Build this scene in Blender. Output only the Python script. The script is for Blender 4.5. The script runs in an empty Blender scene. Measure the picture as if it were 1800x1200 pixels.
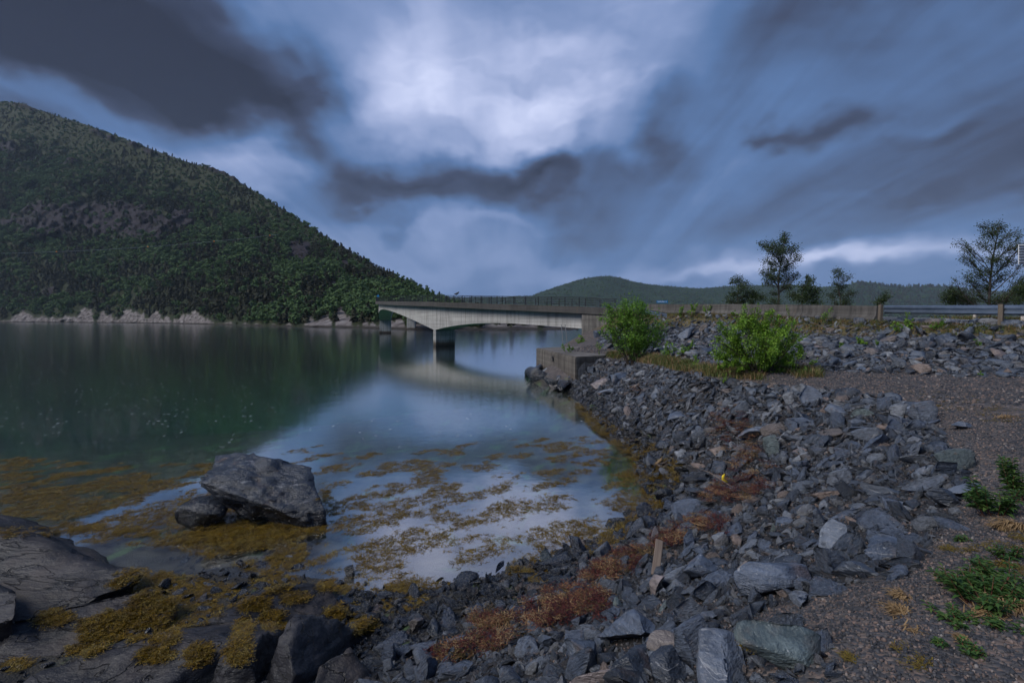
import bpy, bmesh, math, random
import numpy as np
from mathutils import Vector, Matrix, Euler

R = math.radians
rng = np.random.default_rng(7)
random.seed(7)
scene = bpy.context.scene
COL = scene.collection

# ------------------------------------------------------------------ camera
F = 800.0          # focal length in photo pixels (1800 wide), 16 mm lens
HZ = 561.0         # horizon row of the photo
EYE = 4.5          # camera height above the water
cam_d = bpy.data.cameras.new('camera')
cam_d.lens = 16.0
cam_d.sensor_width = 36.0
cam_d.shift_y = -(600.0 - HZ) / 1800.0
cam_d.clip_start = 0.05
cam_d.clip_end = 30000.0
cam = bpy.data.objects.new('camera', cam_d)
cam.location = (0, 0, EYE)
cam.rotation_euler = (R(90), 0, 0)
COL.objects.link(cam)
scene.camera = cam

# ------------------------------------------------------------------ colour management, sampling
vs = scene.view_settings
vs.view_transform = 'Standard'
vs.look = 'None'
vs.exposure = 1.12
vs.gamma = 1.0
vs.use_curve_mapping = False
scene.render.engine = 'CYCLES'
cy = scene.cycles
cy.use_denoising = True
cy.use_adaptive_sampling = True
cy.adaptive_threshold = 0.02
cy.max_bounces = 4
cy.diffuse_bounces = 2
cy.glossy_bounces = 3
cy.transmission_bounces = 4
cy.transparent_max_bounces = 12
cy.volume_bounces = 0
cy.caustics_reflective = False
cy.caustics_refractive = False
cy.sample_clamp_indirect = 4.0


# ------------------------------------------------------------------ node helper
class NT:
    def __init__(self, tree):
        self.t = tree
        tree.nodes.clear()

    def n(self, typ, ins=None, **attrs):
        nd = self.t.nodes.new(typ)
        for k, v in attrs.items():
            setattr(nd, k, v)
        for k, v in (ins or {}).items():
            s = nd.inputs[k]
            if isinstance(v, bpy.types.Node):
                self.t.links.new(v.outputs[0], s)
            elif isinstance(v, bpy.types.NodeSocket):
                self.t.links.new(v, s)
            elif v is not None:
                if s.type == 'RGBA' and not hasattr(v, '__len__'):
                    v = (v, v, v, 1)
                elif s.type == 'RGBA' and len(v) == 3:
                    v = (*v, 1)
                s.default_value = v
        return nd

    def m(self, op, a, b=None, c=None, clamp=False):
        nd = self.t.nodes.new('ShaderNodeMath')
        nd.operation = op
        nd.use_clamp = clamp
        for i, v in enumerate((a, b, c)):
            if v is None:
                continue
            if isinstance(v, bpy.types.Node):
                self.t.links.new(v.outputs[0], nd.inputs[i])
            elif isinstance(v, bpy.types.NodeSocket):
                self.t.links.new(v, nd.inputs[i])
            else:
                nd.inputs[i].default_value = v
        return nd.outputs[0]

    def mix(self, f, a, b, blend='MIX'):
        nd = self.t.nodes.new('ShaderNodeMix')
        nd.data_type = 'RGBA'
        nd.blend_type = blend
        for i, v in ((0, f), (6, a), (7, b)):
            if isinstance(v, bpy.types.Node):
                self.t.links.new(v.outputs[0], nd.inputs[i])
            elif isinstance(v, bpy.types.NodeSocket):
                self.t.links.new(v, nd.inputs[i])
            else:
                if i and len(v) == 3:
                    v = (*v, 1)
                nd.inputs[i].default_value = v
        return nd.outputs[2]

    def ramp(self, f, stops, interp='LINEAR'):
        nd = self.t.nodes.new('ShaderNodeValToRGB')
        cr = nd.color_ramp
        cr.interpolation = interp
        while len(cr.elements) < len(stops):
            cr.elements.new(0.5)
        for e, (p, c) in zip(cr.elements, stops):
            e.position = p
            if not hasattr(c, '__len__'):
                c = (c, c, c)
            e.color = (*c, 1)
        if isinstance(f, bpy.types.Node):
            f = f.outputs[0]
        self.t.links.new(f, nd.inputs[0])
        return nd.outputs[0]

    def maprange(self, f, a, b, c=0.0, d=1.0):
        return self.n('ShaderNodeMapRange', {0: f, 1: a, 2: b, 3: c, 4: d}).outputs[0]

    def noise(self, vec, scale, detail=4, rough=0.55, dist=0.0):
        return self.n('ShaderNodeTexNoise', {'Vector': vec, 'Scale': scale, 'Detail': detail,
                                             'Roughness': rough, 'Distortion': dist}).outputs[0]

    def mapping(self, vec, scale=(1, 1, 1), rot=(0, 0, 0)):
        return self.n('ShaderNodeMapping', {'Vector': vec, 'Scale': scale, 'Rotation': rot}).outputs[0]


def pix_dir(px, py):
    v = Vector(((px - 900) / F, 1.0, (HZ - py) / F))
    return v.normalized()


# ------------------------------------------------------------------ sky
world = bpy.data.worlds.new('World')
scene.world = world
world.use_nodes = True
w = NT(world.node_tree)
SUN_AZ, SUN_EL = R(-116), R(44)        # high on the left: lights the bridge flank and the tops of the stones
tc = w.n('ShaderNodeTexCoord')
D0 = tc.outputs['Generated']
sx = w.n('ShaderNodeSeparateXYZ', {0: D0})
dz = w.m('MAXIMUM', sx.outputs[2], 0.0)
den = w.m('ADD', dz, 0.16)
pl = w.n('ShaderNodeCombineXYZ', {0: w.m('DIVIDE', sx.outputs[0], den), 1: w.m('DIVIDE', sx.outputs[1], den), 2: 0.0}).outputs[0]
# warp of the direction so that cloud edges are ragged
wn = w.n('ShaderNodeTexNoise', {'Vector': w.mapping(D0, (1, 1, 1.5)), 'Scale': 4.2, 'Detail': 4, 'Roughness': 0.52})
wv = w.n('ShaderNodeVectorMath', {0: wn.outputs['Color'], 1: (0.5, 0.5, 0.5)}, operation='SUBTRACT').outputs[0]
wv = w.n('ShaderNodeVectorMath', {0: wv, 'Scale': 0.26}, operation='SCALE').outputs[0]
DW = w.n('ShaderNodeVectorMath', {0: D0, 1: wv}, operation='ADD').outputs[0]


def blob(px, py, rx, ry, rot, amp):
    """one cloud mass: an ellipse round a direction of the sky, soft edge"""
    c = pix_dir(px, py)
    ax = Vector((1, 0, 0)); ax = (ax - c * ax.dot(c)).normalized()
    ay = ax.cross(c).normalized()
    if ay.z < 0:
        ay = -ay
    k = 1.0 / math.sqrt(((px - 900) / F) ** 2 + 1 + ((HZ - py) / F) ** 2)
    a = R(-rot)
    u = ax * math.cos(a) + ay * math.sin(a)
    v = u.cross(c); v = v if v.z > 0 or True else -v
    m3 = Matrix((u, v, u.cross(v))).transposed()
    mp = w.n('ShaderNodeMapping', {'Vector': DW, 'Location': tuple(c), 'Rotation': tuple(m3.to_euler()),
                                   'Scale': (rx * k / F * 1.95, ry * k / F * 1.95, 1.2)}, vector_type='TEXTURE')
    ln = w.n('ShaderNodeVectorMath', {0: mp.outputs[0]}, operation='LENGTH').outputs['Value']
    return w.n('ShaderNodeMapRange', {0: ln, 1: 0.0, 2: 1.0, 3: amp, 4: 0.0}, interpolation_type='SMOOTHSTEP').outputs[0]


BLOBS = [
    (200, 85, 400, 95, 8, -0.40), (470, 150, 150, 70, 32, -0.24), (-100, 20, 420, 200, 0, -0.22), (600, 20, 110, 70, 0, -0.12),
    (830, 325, 195, 38, -3, -0.42), (740, 275, 100, 26, 0, -0.10), (715, 392, 66, 14, 8, -0.18), (960, 300, 80, 24, -12, -0.20),
    (600, 335, 150, 26, 0, -0.22), (560, 235, 70, 45, 30, -0.20),
    (1160, 235, 34, 60, -20, -0.20), (1090, 350, 170, 40, -32, -0.13), (1430, 240, 68, 24, -14, -0.24), (1335, 250, 24, 14, 0, -0.14),
    (1640, 240, 60, 16, -25, -0.12), (1330, 60, 300, 90, -22, -0.12), (1780, 130, 300, 260, 0, -0.16), (1560, 330, 330, 50, -8, -0.10),
    (1250, 420, 320, 40, -4, -0.08), (800, 455, 330, 60, 0, 0.10),
    (740, 180, 260, 95, 12, 0.20), (1000, 170, 130, 60, -15, 0.16), (860, 100, 320, 150, 0, 0.15), (680, 120, 120, 90, 0, 0.12),
    (1120, 110, 120, 110, -40, 0.10), (1600, 478, 300, 22, -3, 0.26), (1420, 492, 160, 14, 0, 0.12), (330, 260, 330, 36, 22, 0.20),
    (60, 150, 200, 24, 10, 0.14), (870, 400, 60, 12, -10, 0.10), (1100, 480, 240, 24, 0, 0.08), (1000, 70, 160, 100, -30, 0.12),
]
tot = None
for b in BLOBS:
    g = blob(*b)
    tot = g if tot is None else w.m('ADD', tot, g)
st1 = w.noise(w.mapping(pl, (0.85, 0.14, 1), (0, 0, R(5))), 1.6, 5, 0.55, 0.5)
st2 = w.noise(w.mapping(pl, (2.2, 0.24, 1), (0, 0, R(3))), 1.7, 4, 0.5, 0.7)
fine = w.noise(w.mapping(D0, (1, 1, 2.4)), 5.5, 5, 0.55, 0.3)
lift = w.maprange(dz, 0.0, 0.30, 0.18, 1.0)      # streaks thin out in the distant cloud deck
base = w.m('ADD', 0.45, w.m('MULTIPLY', w.m('MULTIPLY', w.m('SUBTRACT', st1, 0.5), 0.34), lift))
base = w.m('ADD', base, w.m('MULTIPLY', w.m('MULTIPLY', w.m('SUBTRACT', st2, 0.5), 0.36), lift))
base = w.m('ADD', base, w.m('MULTIPLY', w.m('SUBTRACT', fine, 0.5), 0.12))
lay_ = w.noise(w.mapping(DW, (1.0, 1.0, 3.2), (0, R(8), 0)), 4.0, 3, 0.5, 0.2)
tot = w.m('MULTIPLY', tot, w.maprange(lay_, 0.3, 0.7, 0.65, 1.35))
val = w.m('ADD', base, tot, clamp=True)
cloud = w.ramp(val, [(0.0, (0.017, 0.020, 0.038)), (0.2, (0.040, 0.053, 0.102)), (0.42, (0.080, 0.150, 0.315)),
                     (0.62, (0.196, 0.268, 0.468)), (0.82, (0.40, 0.46, 0.68)), (1.0, (0.61, 0.66, 0.88))])
sky = w.n('ShaderNodeTexSky', sky_type='NISHITA', sun_disc=False, sun_elevation=SUN_EL, sun_rotation=SUN_AZ,
          altitude=0.0, air_density=1.0, dust_density=2.0, ozone_density=2.0)
clear = w.n('ShaderNodeVectorMath', {0: sky.outputs[0], 'Scale': 0.10}, operation='SCALE').outputs[0]
col = w.mix(0.98, clear, cloud)
bg = w.n('ShaderNodeBackground', {'Color': col, 'Strength': 0.57})
w.n('ShaderNodeOutputWorld', {0: bg})
world.cycles.sampling_method = 'MANUAL'
world.cycles.sample_map_resolution = 512

# ------------------------------------------------------------------ sun behind thick cloud
sd = bpy.data.lights.new('sun', 'SUN')
sd.energy = 1.5
sd.angle = R(35)
sd.color = (1.0, 0.96, 0.91)
sun = bpy.data.objects.new('sun', sd)
sdir = Vector((math.sin(SUN_AZ) * math.cos(SUN_EL), math.cos(SUN_AZ) * math.cos(SUN_EL), math.sin(SUN_EL)))
sun.rotation_euler = (-sdir).to_track_quat('-Z', 'Y').to_euler()
sun.location = (-30, -20, 60)
COL.objects.link(sun)


# ------------------------------------------------------------------ numpy noise
def _h(i, j, k, s):
    n = (i.astype(np.uint32) * np.uint32(374761393) + j.astype(np.uint32) * np.uint32(668265263)
         + k.astype(np.uint32) * np.uint32(1274126177) + np.uint32(s * 7919 + 13))
    n = (n ^ (n >> np.uint32(13))) * np.uint32(1274126177)
    n = n ^ (n >> np.uint32(16))
    return n.astype(np.float64) / 4294967295.0


def vnoise(P, s=0):
    """value noise in [-1,1] for an (n,3) array"""
    P = np.asarray(P, float)
    I = np.floor(P).astype(np.int64)
    f = P - I
    f = f * f * (3 - 2 * f)
    i, j, k = I[:, 0], I[:, 1], I[:, 2]
    out = 0
    for a in (0, 1):
        wa = f[:, 0] if a else 1 - f[:, 0]
        for b in (0, 1):
            wb = f[:, 1] if b else 1 - f[:, 1]
            for c in (0, 1):
                wc = f[:, 2] if c else 1 - f[:, 2]
                out = out + wa * wb * wc * _h(i + a, j + b, k + c, s)
    return out * 2 - 1


def fbm(P, s=0, oct=4, rough=0.5):
    P = np.asarray(P, float)
    a, t, o = 1.0, 0.0, 0.0
    for q in range(oct):
        o = o + a * vnoise(P, s + q * 17)
        t += a
        a *= rough
        P = P * 2.03 + 11.7
    return o / t


def fbm2(x, y, scale, s=0, oct=4, rough=0.5):
    x = np.atleast_1d(np.asarray(x, float)); y = np.atleast_1d(np.asarray(y, float))
    return fbm(np.stack([x.ravel() * scale, y.ravel() * scale, np.zeros(x.size) + 0.37 + s], 1), s, oct, rough).reshape(x.shape)


def sstep(a, b, x):
    t = np.clip((x - a) / (b - a), 0, 1)
    return t * t * (3 - 2 * t)


# ------------------------------------------------------------------ mesh helpers
def mesh_from(name, V, Fc, smooth=False):
    V = np.asarray(V, np.float32)
    me = bpy.data.meshes.new(name)
    if isinstance(Fc, np.ndarray):
        k = Fc.shape[1]
        me.vertices.add(len(V)); me.vertices.foreach_set('co', V.ravel())
        me.loops.add(Fc.size); me.loops.foreach_set('vertex_index', Fc.astype(np.int32).ravel())
        me.polygons.add(len(Fc))
        me.polygons.foreach_set('loop_start', np.arange(0, Fc.size, k, dtype=np.int32))
        try:
            me.polygons.foreach_set('loop_total', np.full(len(Fc), k, np.int32))
        except Exception:
            pass
        me.update(calc_edges=True)
    else:
        me.from_pydata([tuple(v) for v in V], [], [tuple(f) for f in Fc])
        me.update()
    if smooth:
        me.polygons.foreach_set('use_smooth', np.ones(len(me.polygons), bool))
    return me


def link(name, me, mat=None, parent=None, loc=None):
    o = bpy.data.objects.new(name, me)
    COL.objects.link(o)
    if mat is not None and me is not None:
        if len(me.materials) == 0:
            me.materials.append(mat)
    if parent is not None:
        o.parent = parent
    if loc is not None:
        o.location = loc
    return o


def tag(o, label=None, cat=None, group=None, kind=None):
    if label: o['label'] = label
    if cat: o['category'] = cat
    if group: o['group'] = group
    if kind: o['kind'] = kind
    return o


def empty(name, loc=(0, 0, 0), rz=0.0):
    o = bpy.data.objects.new(name, None)
    o.empty_display_size = 0.3
    COL.objects.link(o)
    o.location = loc
    o.rotation_euler = (0, 0, rz)
    return o


class MB:
    """collects simple solids into one mesh"""
    def __init__(self):
        self.V = []; self.F = []

    def add(self, V, Fc):
        b = len(self.V)
        self.V.extend([tuple(v) for v in V])
        self.F.extend([tuple(i + b for i in f) for f in Fc])
        return self

    def box(self, c, s, rot=None):
        hx, hy, hz = s[0] / 2, s[1] / 2, s[2] / 2
        pts = [Vector((x, y, z)) for x in (-hx, hx) for y in (-hy, hy) for z in (-hz, hz)]
        if rot is not None:
            M = rot if isinstance(rot, Matrix) else Euler(rot).to_matrix()
            pts = [M @ p for p in pts]
        c = Vector(c)
        return self.add([p + c for p in pts], [(0, 1, 3, 2), (4, 6, 7, 5), (0, 4, 5, 1), (2, 3, 7, 6), (0, 2, 6, 4), (1, 5, 7, 3)])

    def tube(self, pts, rad, n=6, cap=True):
        pts = [Vector(p) for p in pts]
        if not hasattr(rad, '__len__'):
            rad = [rad] * len(pts)
        rings = []
        V = []
        up = Vector((0.13, 0.21, 0.97))
        for i, p in enumerate(pts):
            d = (pts[min(i + 1, len(pts) - 1)] - pts[max(i - 1, 0)])
            if d.length < 1e-9:
                d = Vector((0, 0, 1))
            d.normalize()
            a = d.cross(up)
            if a.length < 0.05:
                a = d.cross(Vector((1, 0, 0)))
            a.normalize()
            b = d.cross(a)
            rings.append(len(V))
            for k in range(n):
                t = 2 * math.pi * k / n
                V.append(p + (a * math.cos(t) + b * math.sin(t)) * rad[i])
        Fc = []
        for i in range(len(pts) - 1):
            for k in range(n):
                Fc.append((i * n + k, i * n + (k + 1) % n, (i + 1) * n + (k + 1) % n, (i + 1) * n + k))
        if cap:
            Fc.append(tuple(range(n - 1, -1, -1)))
            Fc.append(tuple((len(pts) - 1) * n + k for k in range(n)))
        return self.add(V, Fc)

    def sweep(self, path, prof, close=True, cap=True):
        """prof: list of (lateral, up); path: list of (Vector, right unit Vector)"""
        V = []
        m = len(prof)
        for p, r in path:
            for a, b in prof:
                V.append(Vector(p) + Vector(r) * a + Vector((0, 0, b)))
        Fc = []
        mm = m if close else m - 1
        for i in range(len(path) - 1):
            for k in range(mm):
                Fc.append((i * m + k, (i + 1) * m + k, (i + 1) * m + (k + 1) % m, i * m + (k + 1) % m))
        if cap and close:
            Fc.append(tuple(range(m)))
            Fc.append(tuple((len(path) - 1) * m + k for k in range(m - 1, -1, -1)))
        return self.add(V, Fc)

    def mesh(self, name, smooth=False):
        me = bpy.data.meshes.new(name)
        me.from_pydata(self.V, [], self.F)
        me.update()
        bm = bmesh.new(); bm.from_mesh(me)
        bmesh.ops.recalc_face_normals(bm, faces=bm.faces)
        bm.to_mesh(me); bm.free()
        if smooth:
            me.polygons.foreach_set('use_smooth', np.ones(len(me.polygons), bool))
        return me

    def build(self, name, mat, parent=None, smooth=False, loc=None):
        return link(name, self.mesh(name, smooth), mat, parent, loc)


def scatter(name, protos, P, rot, scl, idx, label, cat=None, kind='stuff'):
    """one stuff object: prototypes instanced on points by geometry nodes"""
    coll = bpy.data.collections.new(name + '_forms')
    for o in protos:
        coll.objects.link(o)
    P = np.asarray(P, np.float32)
    me = bpy.data.meshes.new(name)
    me.vertices.add(len(P)); me.vertices.foreach_set('co', P.ravel())
    scl = np.asarray(scl, np.float32)
    if scl.ndim == 1:
        scl = np.repeat(scl[:, None], 3, 1)
    a = me.attributes.new('rot', 'FLOAT_VECTOR', 'POINT'); a.data.foreach_set('vector', np.asarray(rot, np.float32).ravel())
    a = me.attributes.new('scl', 'FLOAT_VECTOR', 'POINT'); a.data.foreach_set('vector', scl.ravel())
    a = me.attributes.new('idx', 'INT', 'POINT'); a.data.foreach_set('value', np.asarray(idx, np.int32).ravel())
    me.update()
    ng = bpy.data.node_groups.new(name + '_scatter', 'GeometryNodeTree')
    ng.interface.new_socket('Geometry', in_out='INPUT', socket_type='NodeSocketGeometry')
    ng.interface.new_socket('Geometry', in_out='OUTPUT', socket_type='NodeSocketGeometry')
    N, L = ng.nodes, ng.links
    gi = N.new('NodeGroupInput'); go = N.new('NodeGroupOutput')
    ci = N.new('GeometryNodeCollectionInfo')
    ci.inputs['Collection'].default_value = coll
    ci.inputs['Separate Children'].default_value = True
    ci.inputs['Reset Children'].default_value = True
    ip = N.new('GeometryNodeInstanceOnPoints')
    ip.inputs['Pick Instance'].default_value = True

    def na(nm, dt):
        q = N.new('GeometryNodeInputNamedAttribute'); q.data_type = dt
        q.inputs['Name'].default_value = nm
        return next(s for s in q.outputs if s.enabled and s.name == 'Attribute')
    e2r = N.new('FunctionNodeEulerToRotation')
    L.new(na('rot', 'FLOAT_VECTOR'), e2r.inputs[0])
    L.new(gi.outputs[0], ip.inputs['Points'])
    L.new(ci.outputs[0], ip.inputs['Instance'])
    L.new(na('idx', 'INT'), ip.inputs['Instance Index'])
    L.new(e2r.outputs[0], ip.inputs['Rotation'])
    L.new(na('scl', 'FLOAT_VECTOR'), ip.inputs['Scale'])
    L.new(ip.outputs[0], go.inputs[0])
    o = link(name, me)
    md = o.modifiers.new('scatter', 'NODES')
    md.node_group = ng
    return tag(o, label, cat, None, kind)


def proto(name, me, mat):
    o = bpy.data.objects.new(name, me)
    if len(me.materials) == 0:
        me.materials.append(mat)
    return o


# ------------------------------------------------------------------ materials
def mat(name):
    m_ = bpy.data.materials.new(name)
    m_.use_nodes = True
    return m_, NT(m_.node_tree)


def finish(t, base, rough=0.8, bump=None, bstr=0.4, bdist=0.02, metallic=0.0, spec=0.5, trans=None):
    nrm = None
    if bump is not None:
        nrm = t.n('ShaderNodeBump', {'Height': bump, 'Strength': bstr, 'Distance': bdist}).outputs[0]
    p = t.n('ShaderNodeBsdfPrincipled', {'Base Color': base, 'Roughness': rough, 'Metallic': metallic, 'Specular IOR Level': spec})
    if nrm is not None:
        t.t.links.new(nrm, p.inputs['Normal'])
    sh = p.outputs[0]
    if trans is not None:
        tr = t.n('ShaderNodeBsdfTranslucent', {'Color': base})
        sh = t.n('ShaderNodeMixShader', {0: trans, 1: sh, 2: tr}).outputs[0]
    t.n('ShaderNodeOutputMaterial', {0: sh})


def rock_mat(name, source, wet=True, scale=3.0):
    m_, t = mat(name)
    oi = t.n('ShaderNodeObjectInfo')
    pos = t.n('ShaderNodeNewGeometry').outputs['Position']
    tco = t.n('ShaderNodeTexCoord').outputs['Object']
    rnd = oi.outputs['Random']
    if source == 'object':
        tone = t.mix(1.0, oi.outputs['Color'], (1.02, 1.10, 1.22), 'MULTIPLY')
    else:
        tone = t.ramp(rnd, [(0.0, (0.020, 0.024, 0.033)), (0.3, (0.047, 0.057, 0.078)), (0.52, (0.087, 0.103, 0.132)), (0.66, (0.036, 0.043, 0.056)),
                            (0.80, (0.185, 0.198, 0.222)), (0.93, (0.085, 0.082, 0.086)), (0.965, (0.135, 0.104, 0.090)), (1.0, (0.20, 0.152, 0.132))])
    off = t.n('ShaderNodeVectorMath', {0: tco, 1: t.n('ShaderNodeCombineXYZ', {0: t.m('MULTIPLY', rnd, 37.0), 1: t.m('MULTIPLY', rnd, 91.0), 2: 0.0})}, operation='ADD').outputs[0]
    lay = t.noise(t.mapping(off, (1.3, 1.6, 5.5), (R(14), R(9), 0)), scale, 6, 0.62, 0.3)
    blot = t.noise(off, scale * 1.6, 6, 0.6)
    fine_ = t.noise(off, scale * 14, 3, 0.6)
    c = t.mix(1.0, tone, t.ramp(lay, [(0.30, 0.55), (0.47, 0.95), (0.60, 1.15), (0.78, 1.75)]), 'MULTIPLY')
    c = t.mix(1.0, c, t.ramp(blot, [(0.3, 0.62), (0.55, 1.05), (0.75, 1.4)]), 'MULTIPLY')
    veins = t.ramp(t.noise(t.mapping(off, (1.1, 2.2, 14.0), (R(20), R(-12), R(30))), scale * 0.7, 3, 0.5, 1.0), [(0.66, 0.0), (0.70, 1.0), (0.72, 0.0)])
    c = t.mix(t.m('MULTIPLY', veins, 0.55), c, (0.42, 0.42, 0.43))
    speck = t.ramp(t.noise(off, scale * 9, 2, 0.5), [(0.68, 0.0), (0.74, 1.0)])
    c = t.mix(t.m('MULTIPLY', speck, 0.5), c, (0.40, 0.41, 0.42))
    rust = t.ramp(t.noise(off, scale * 0.9, 4, 0.6), [(0.58, 0.0), (0.72, 1.0)])
    c = t.mix(t.m('MULTIPLY', rust, 0.35), c, (0.16, 0.095, 0.06))
    ro = t.maprange(blot, 0.3, 0.7, 0.26, 0.56)
    if wet:
        z = t.n('ShaderNodeSeparateXYZ', {0: pos}).outputs[2]
        z = t.m('ADD', z, t.m('MULTIPLY', t.m('SUBTRACT', t.noise(pos, 1.2, 3), 0.5), 0.7))
        wt = t.maprange(z, 0.95, 0.35, 0.0, 1.0)
        c = t.mix(wt, c, t.mix(1.0, c, (0.40, 0.40, 0.42), 'MULTIPLY'))
        ro = t.m('SUBTRACT', ro, t.m('MULTIPLY', wt, 0.16))
    h = t.m('ADD', t.m('MULTIPLY', lay, 0.9), t.m('ADD', t.m('MULTIPLY', blot, 0.6), t.m('MULTIPLY', fine_, 0.16)))
    finish(t, c, ro, h, 0.75, 0.09, spec=0.55)
    return m_


M = {}
M['rock'] = rock_mat('rock_schist', 'object')
M['rock_stuff'] = rock_mat('rock_schist_small', 'random', True, 1.6)


def simple(name, c1, c2, scale=8.0, rough=0.7, bstr=0.3, bdist=0.01, trans=None, metallic=0.0, stretch=(1, 1, 1), rnd=0.0, coord='Object', spec=0.4):
    m_, t = mat(name)
    co = t.n('ShaderNodeTexCoord').outputs['Object'] if coord == 'Object' else t.n('ShaderNodeNewGeometry').outputs['Position']
    v = t.mapping(co, stretch)
    n_ = t.noise(v, scale, 5, 0.6)
    c = t.mix(t.maprange(n_, 0.3, 0.7), c1, c2)
    if rnd:
        r_ = t.n('ShaderNodeObjectInfo').outputs['Random']
        c = t.mix(1.0, c, t.ramp(r_, [(0.0, 1 - rnd), (1.0, 1 + rnd)]), 'MULTIPLY')
    finish(t, c, rough, n_ if bstr else None, bstr, bdist, metallic, spec, trans)
    M[name] = m_
    return m_


def leaf_mat(name, c1, c2, c3, trans=0.3, rough=0.55):
    """leaf colour varies leaf by leaf (random per mesh island)"""
    m_, t = mat(name)
    g = t.n('ShaderNodeNewGeometry')
    oi = t.n('ShaderNodeObjectInfo').outputs['Random']
    r_ = t.m('FRACT', t.m('ADD', g.outputs['Random Per Island'], oi))
    c = t.ramp(r_, [(0.0, c1), (0.5, c2), (1.0, c3)])
    finish(t, c, rough, None, trans=trans, spec=0.3)
    M[name] = m_
    return m_


leaf_mat('leaf_willow', (0.075, 0.165, 0.014), (0.15, 0.29, 0.026), (0.27, 0.41, 0.055), 0.35)
leaf_mat('leaf_bush', (0.060, 0.150, 0.016), (0.115, 0.25, 0.024), (0.21, 0.36, 0.048), 0.35)
leaf_mat('leaf_birch', (0.022, 0.040, 0.014), (0.040, 0.068, 0.022), (0.070, 0.105, 0.034), 0.3)
leaf_mat('leaf_herb', (0.035, 0.080, 0.025), (0.060, 0.13, 0.035), (0.11, 0.17, 0.045), 0.3)
leaf_mat('leaf_straw', (0.16, 0.10, 0.045), (0.24, 0.155, 0.075), (0.31, 0.21, 0.11), 0.2, 0.7)
leaf_mat('leaf_grass', (0.050, 0.085, 0.020), (0.09, 0.12, 0.028), (0.20, 0.155, 0.055), 0.25)
leaf_mat('leaf_moss', (0.10, 0.075, 0.012), (0.15, 0.11, 0.016), (0.09, 0.05, 0.02), 0.1, 0.8)
leaf_mat('weed_olive', (0.085, 0.060, 0.015), (0.165, 0.118, 0.026), (0.27, 0.195, 0.050), 0.25, 0.4)
leaf_mat('weed_gold', (0.055, 0.034, 0.005), (0.14, 0.085, 0.008), (0.27, 0.165, 0.016), 0.25, 0.4)
leaf_mat('weed_brown', (0.050, 0.032, 0.012), (0.085, 0.055, 0.016), (0.13, 0.085, 0.022), 0.2, 0.4)
leaf_mat('weed_red', (0.022, 0.006, 0.007), (0.060, 0.012, 0.010), (0.11, 0.024, 0.014), 0.2, 0.6)
leaf_mat('weed_rust', (0.075, 0.024, 0.014), (0.16, 0.062, 0.028), (0.28, 0.16, 0.07), 0.2, 0.6)
leaf_mat('weed_green', (0.12, 0.22, 0.05), (0.18, 0.32, 0.09), (0.24, 0.38, 0.14), 0.3, 0.5)
leaf_mat('forest_pine', (0.026, 0.034, 0.020), (0.040, 0.045, 0.025), (0.062, 0.056, 0.033), 0.0, 0.9)
leaf_mat('forest_birch', (0.040, 0.076, 0.026), (0.058, 0.106, 0.033), (0.080, 0.132, 0.042), 0.1, 0.9)
leaf_mat('forest_heath', (0.020, 0.024, 0.008), (0.034, 0.033, 0.010), (0.030, 0.044, 0.013), 0.0, 0.9)
simple('bark', (0.045, 0.036, 0.030), (0.10, 0.082, 0.070), 6, 0.9, 0.5, 0.02, stretch=(1, 1, 0.3))
simple('bark_dark', (0.035, 0.025, 0.018), (0.075, 0.055, 0.042), 6, 0.9, 0.3, 0.02)
simple('stem_red', (0.13, 0.030, 0.022), (0.10, 0.055, 0.025), 6, 0.7, 0.0)
simple('rail_paint', (0.010, 0.011, 0.013), (0.018, 0.020, 0.024), 8, 0.45, 0.05)
simple('steel', (0.13, 0.165, 0.215), (0.21, 0.25, 0.31), 3, 0.38, 0.05, 0.004, metallic=0.7)
simple('steel_grey', (0.11, 0.115, 0.12), (0.16, 0.165, 0.17), 5, 0.5, 0.05, metallic=0.5)
simple('post_wood', (0.085, 0.066, 0.050), (0.15, 0.122, 0.095), 9, 0.85, 0.5, 0.01, stretch=(2, 2, 0.25))
simple('post_pale', (0.42, 0.36, 0.31), (0.55, 0.50, 0.46), 9, 0.8, 0.3, 0.01)
simple('drift_wood', (0.11, 0.082, 0.068), (0.21, 0.165, 0.135), 10, 0.85, 0.7, 0.012, stretch=(3, 3, 0.25))
simple('plank_fresh', (0.17, 0.105, 0.05), (0.26, 0.17, 0.085), 10, 0.7, 0.4, 0.01, stretch=(3, 3, 0.3))
simple('sign_blue', (0.010, 0.16, 0.36), (0.012, 0.19, 0.42), 4, 0.4, 0.0)
simple('sign_white', (0.70, 0.71, 0.72), (0.78, 0.79, 0.80), 4, 0.5, 0.0)
simple('yellow_peel', (0.70, 0.50, 0.02), (0.80, 0.62, 0.04), 12, 0.5, 0.1)
simple('marker_orange', (0.85, 0.22, 0.02), (0.9, 0.28, 0.03), 4, 0.5, 0.0)
simple('cable', (0.20, 0.22, 0.24), (0.25, 0.27, 0.29), 4, 0.5, 0.0)


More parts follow.
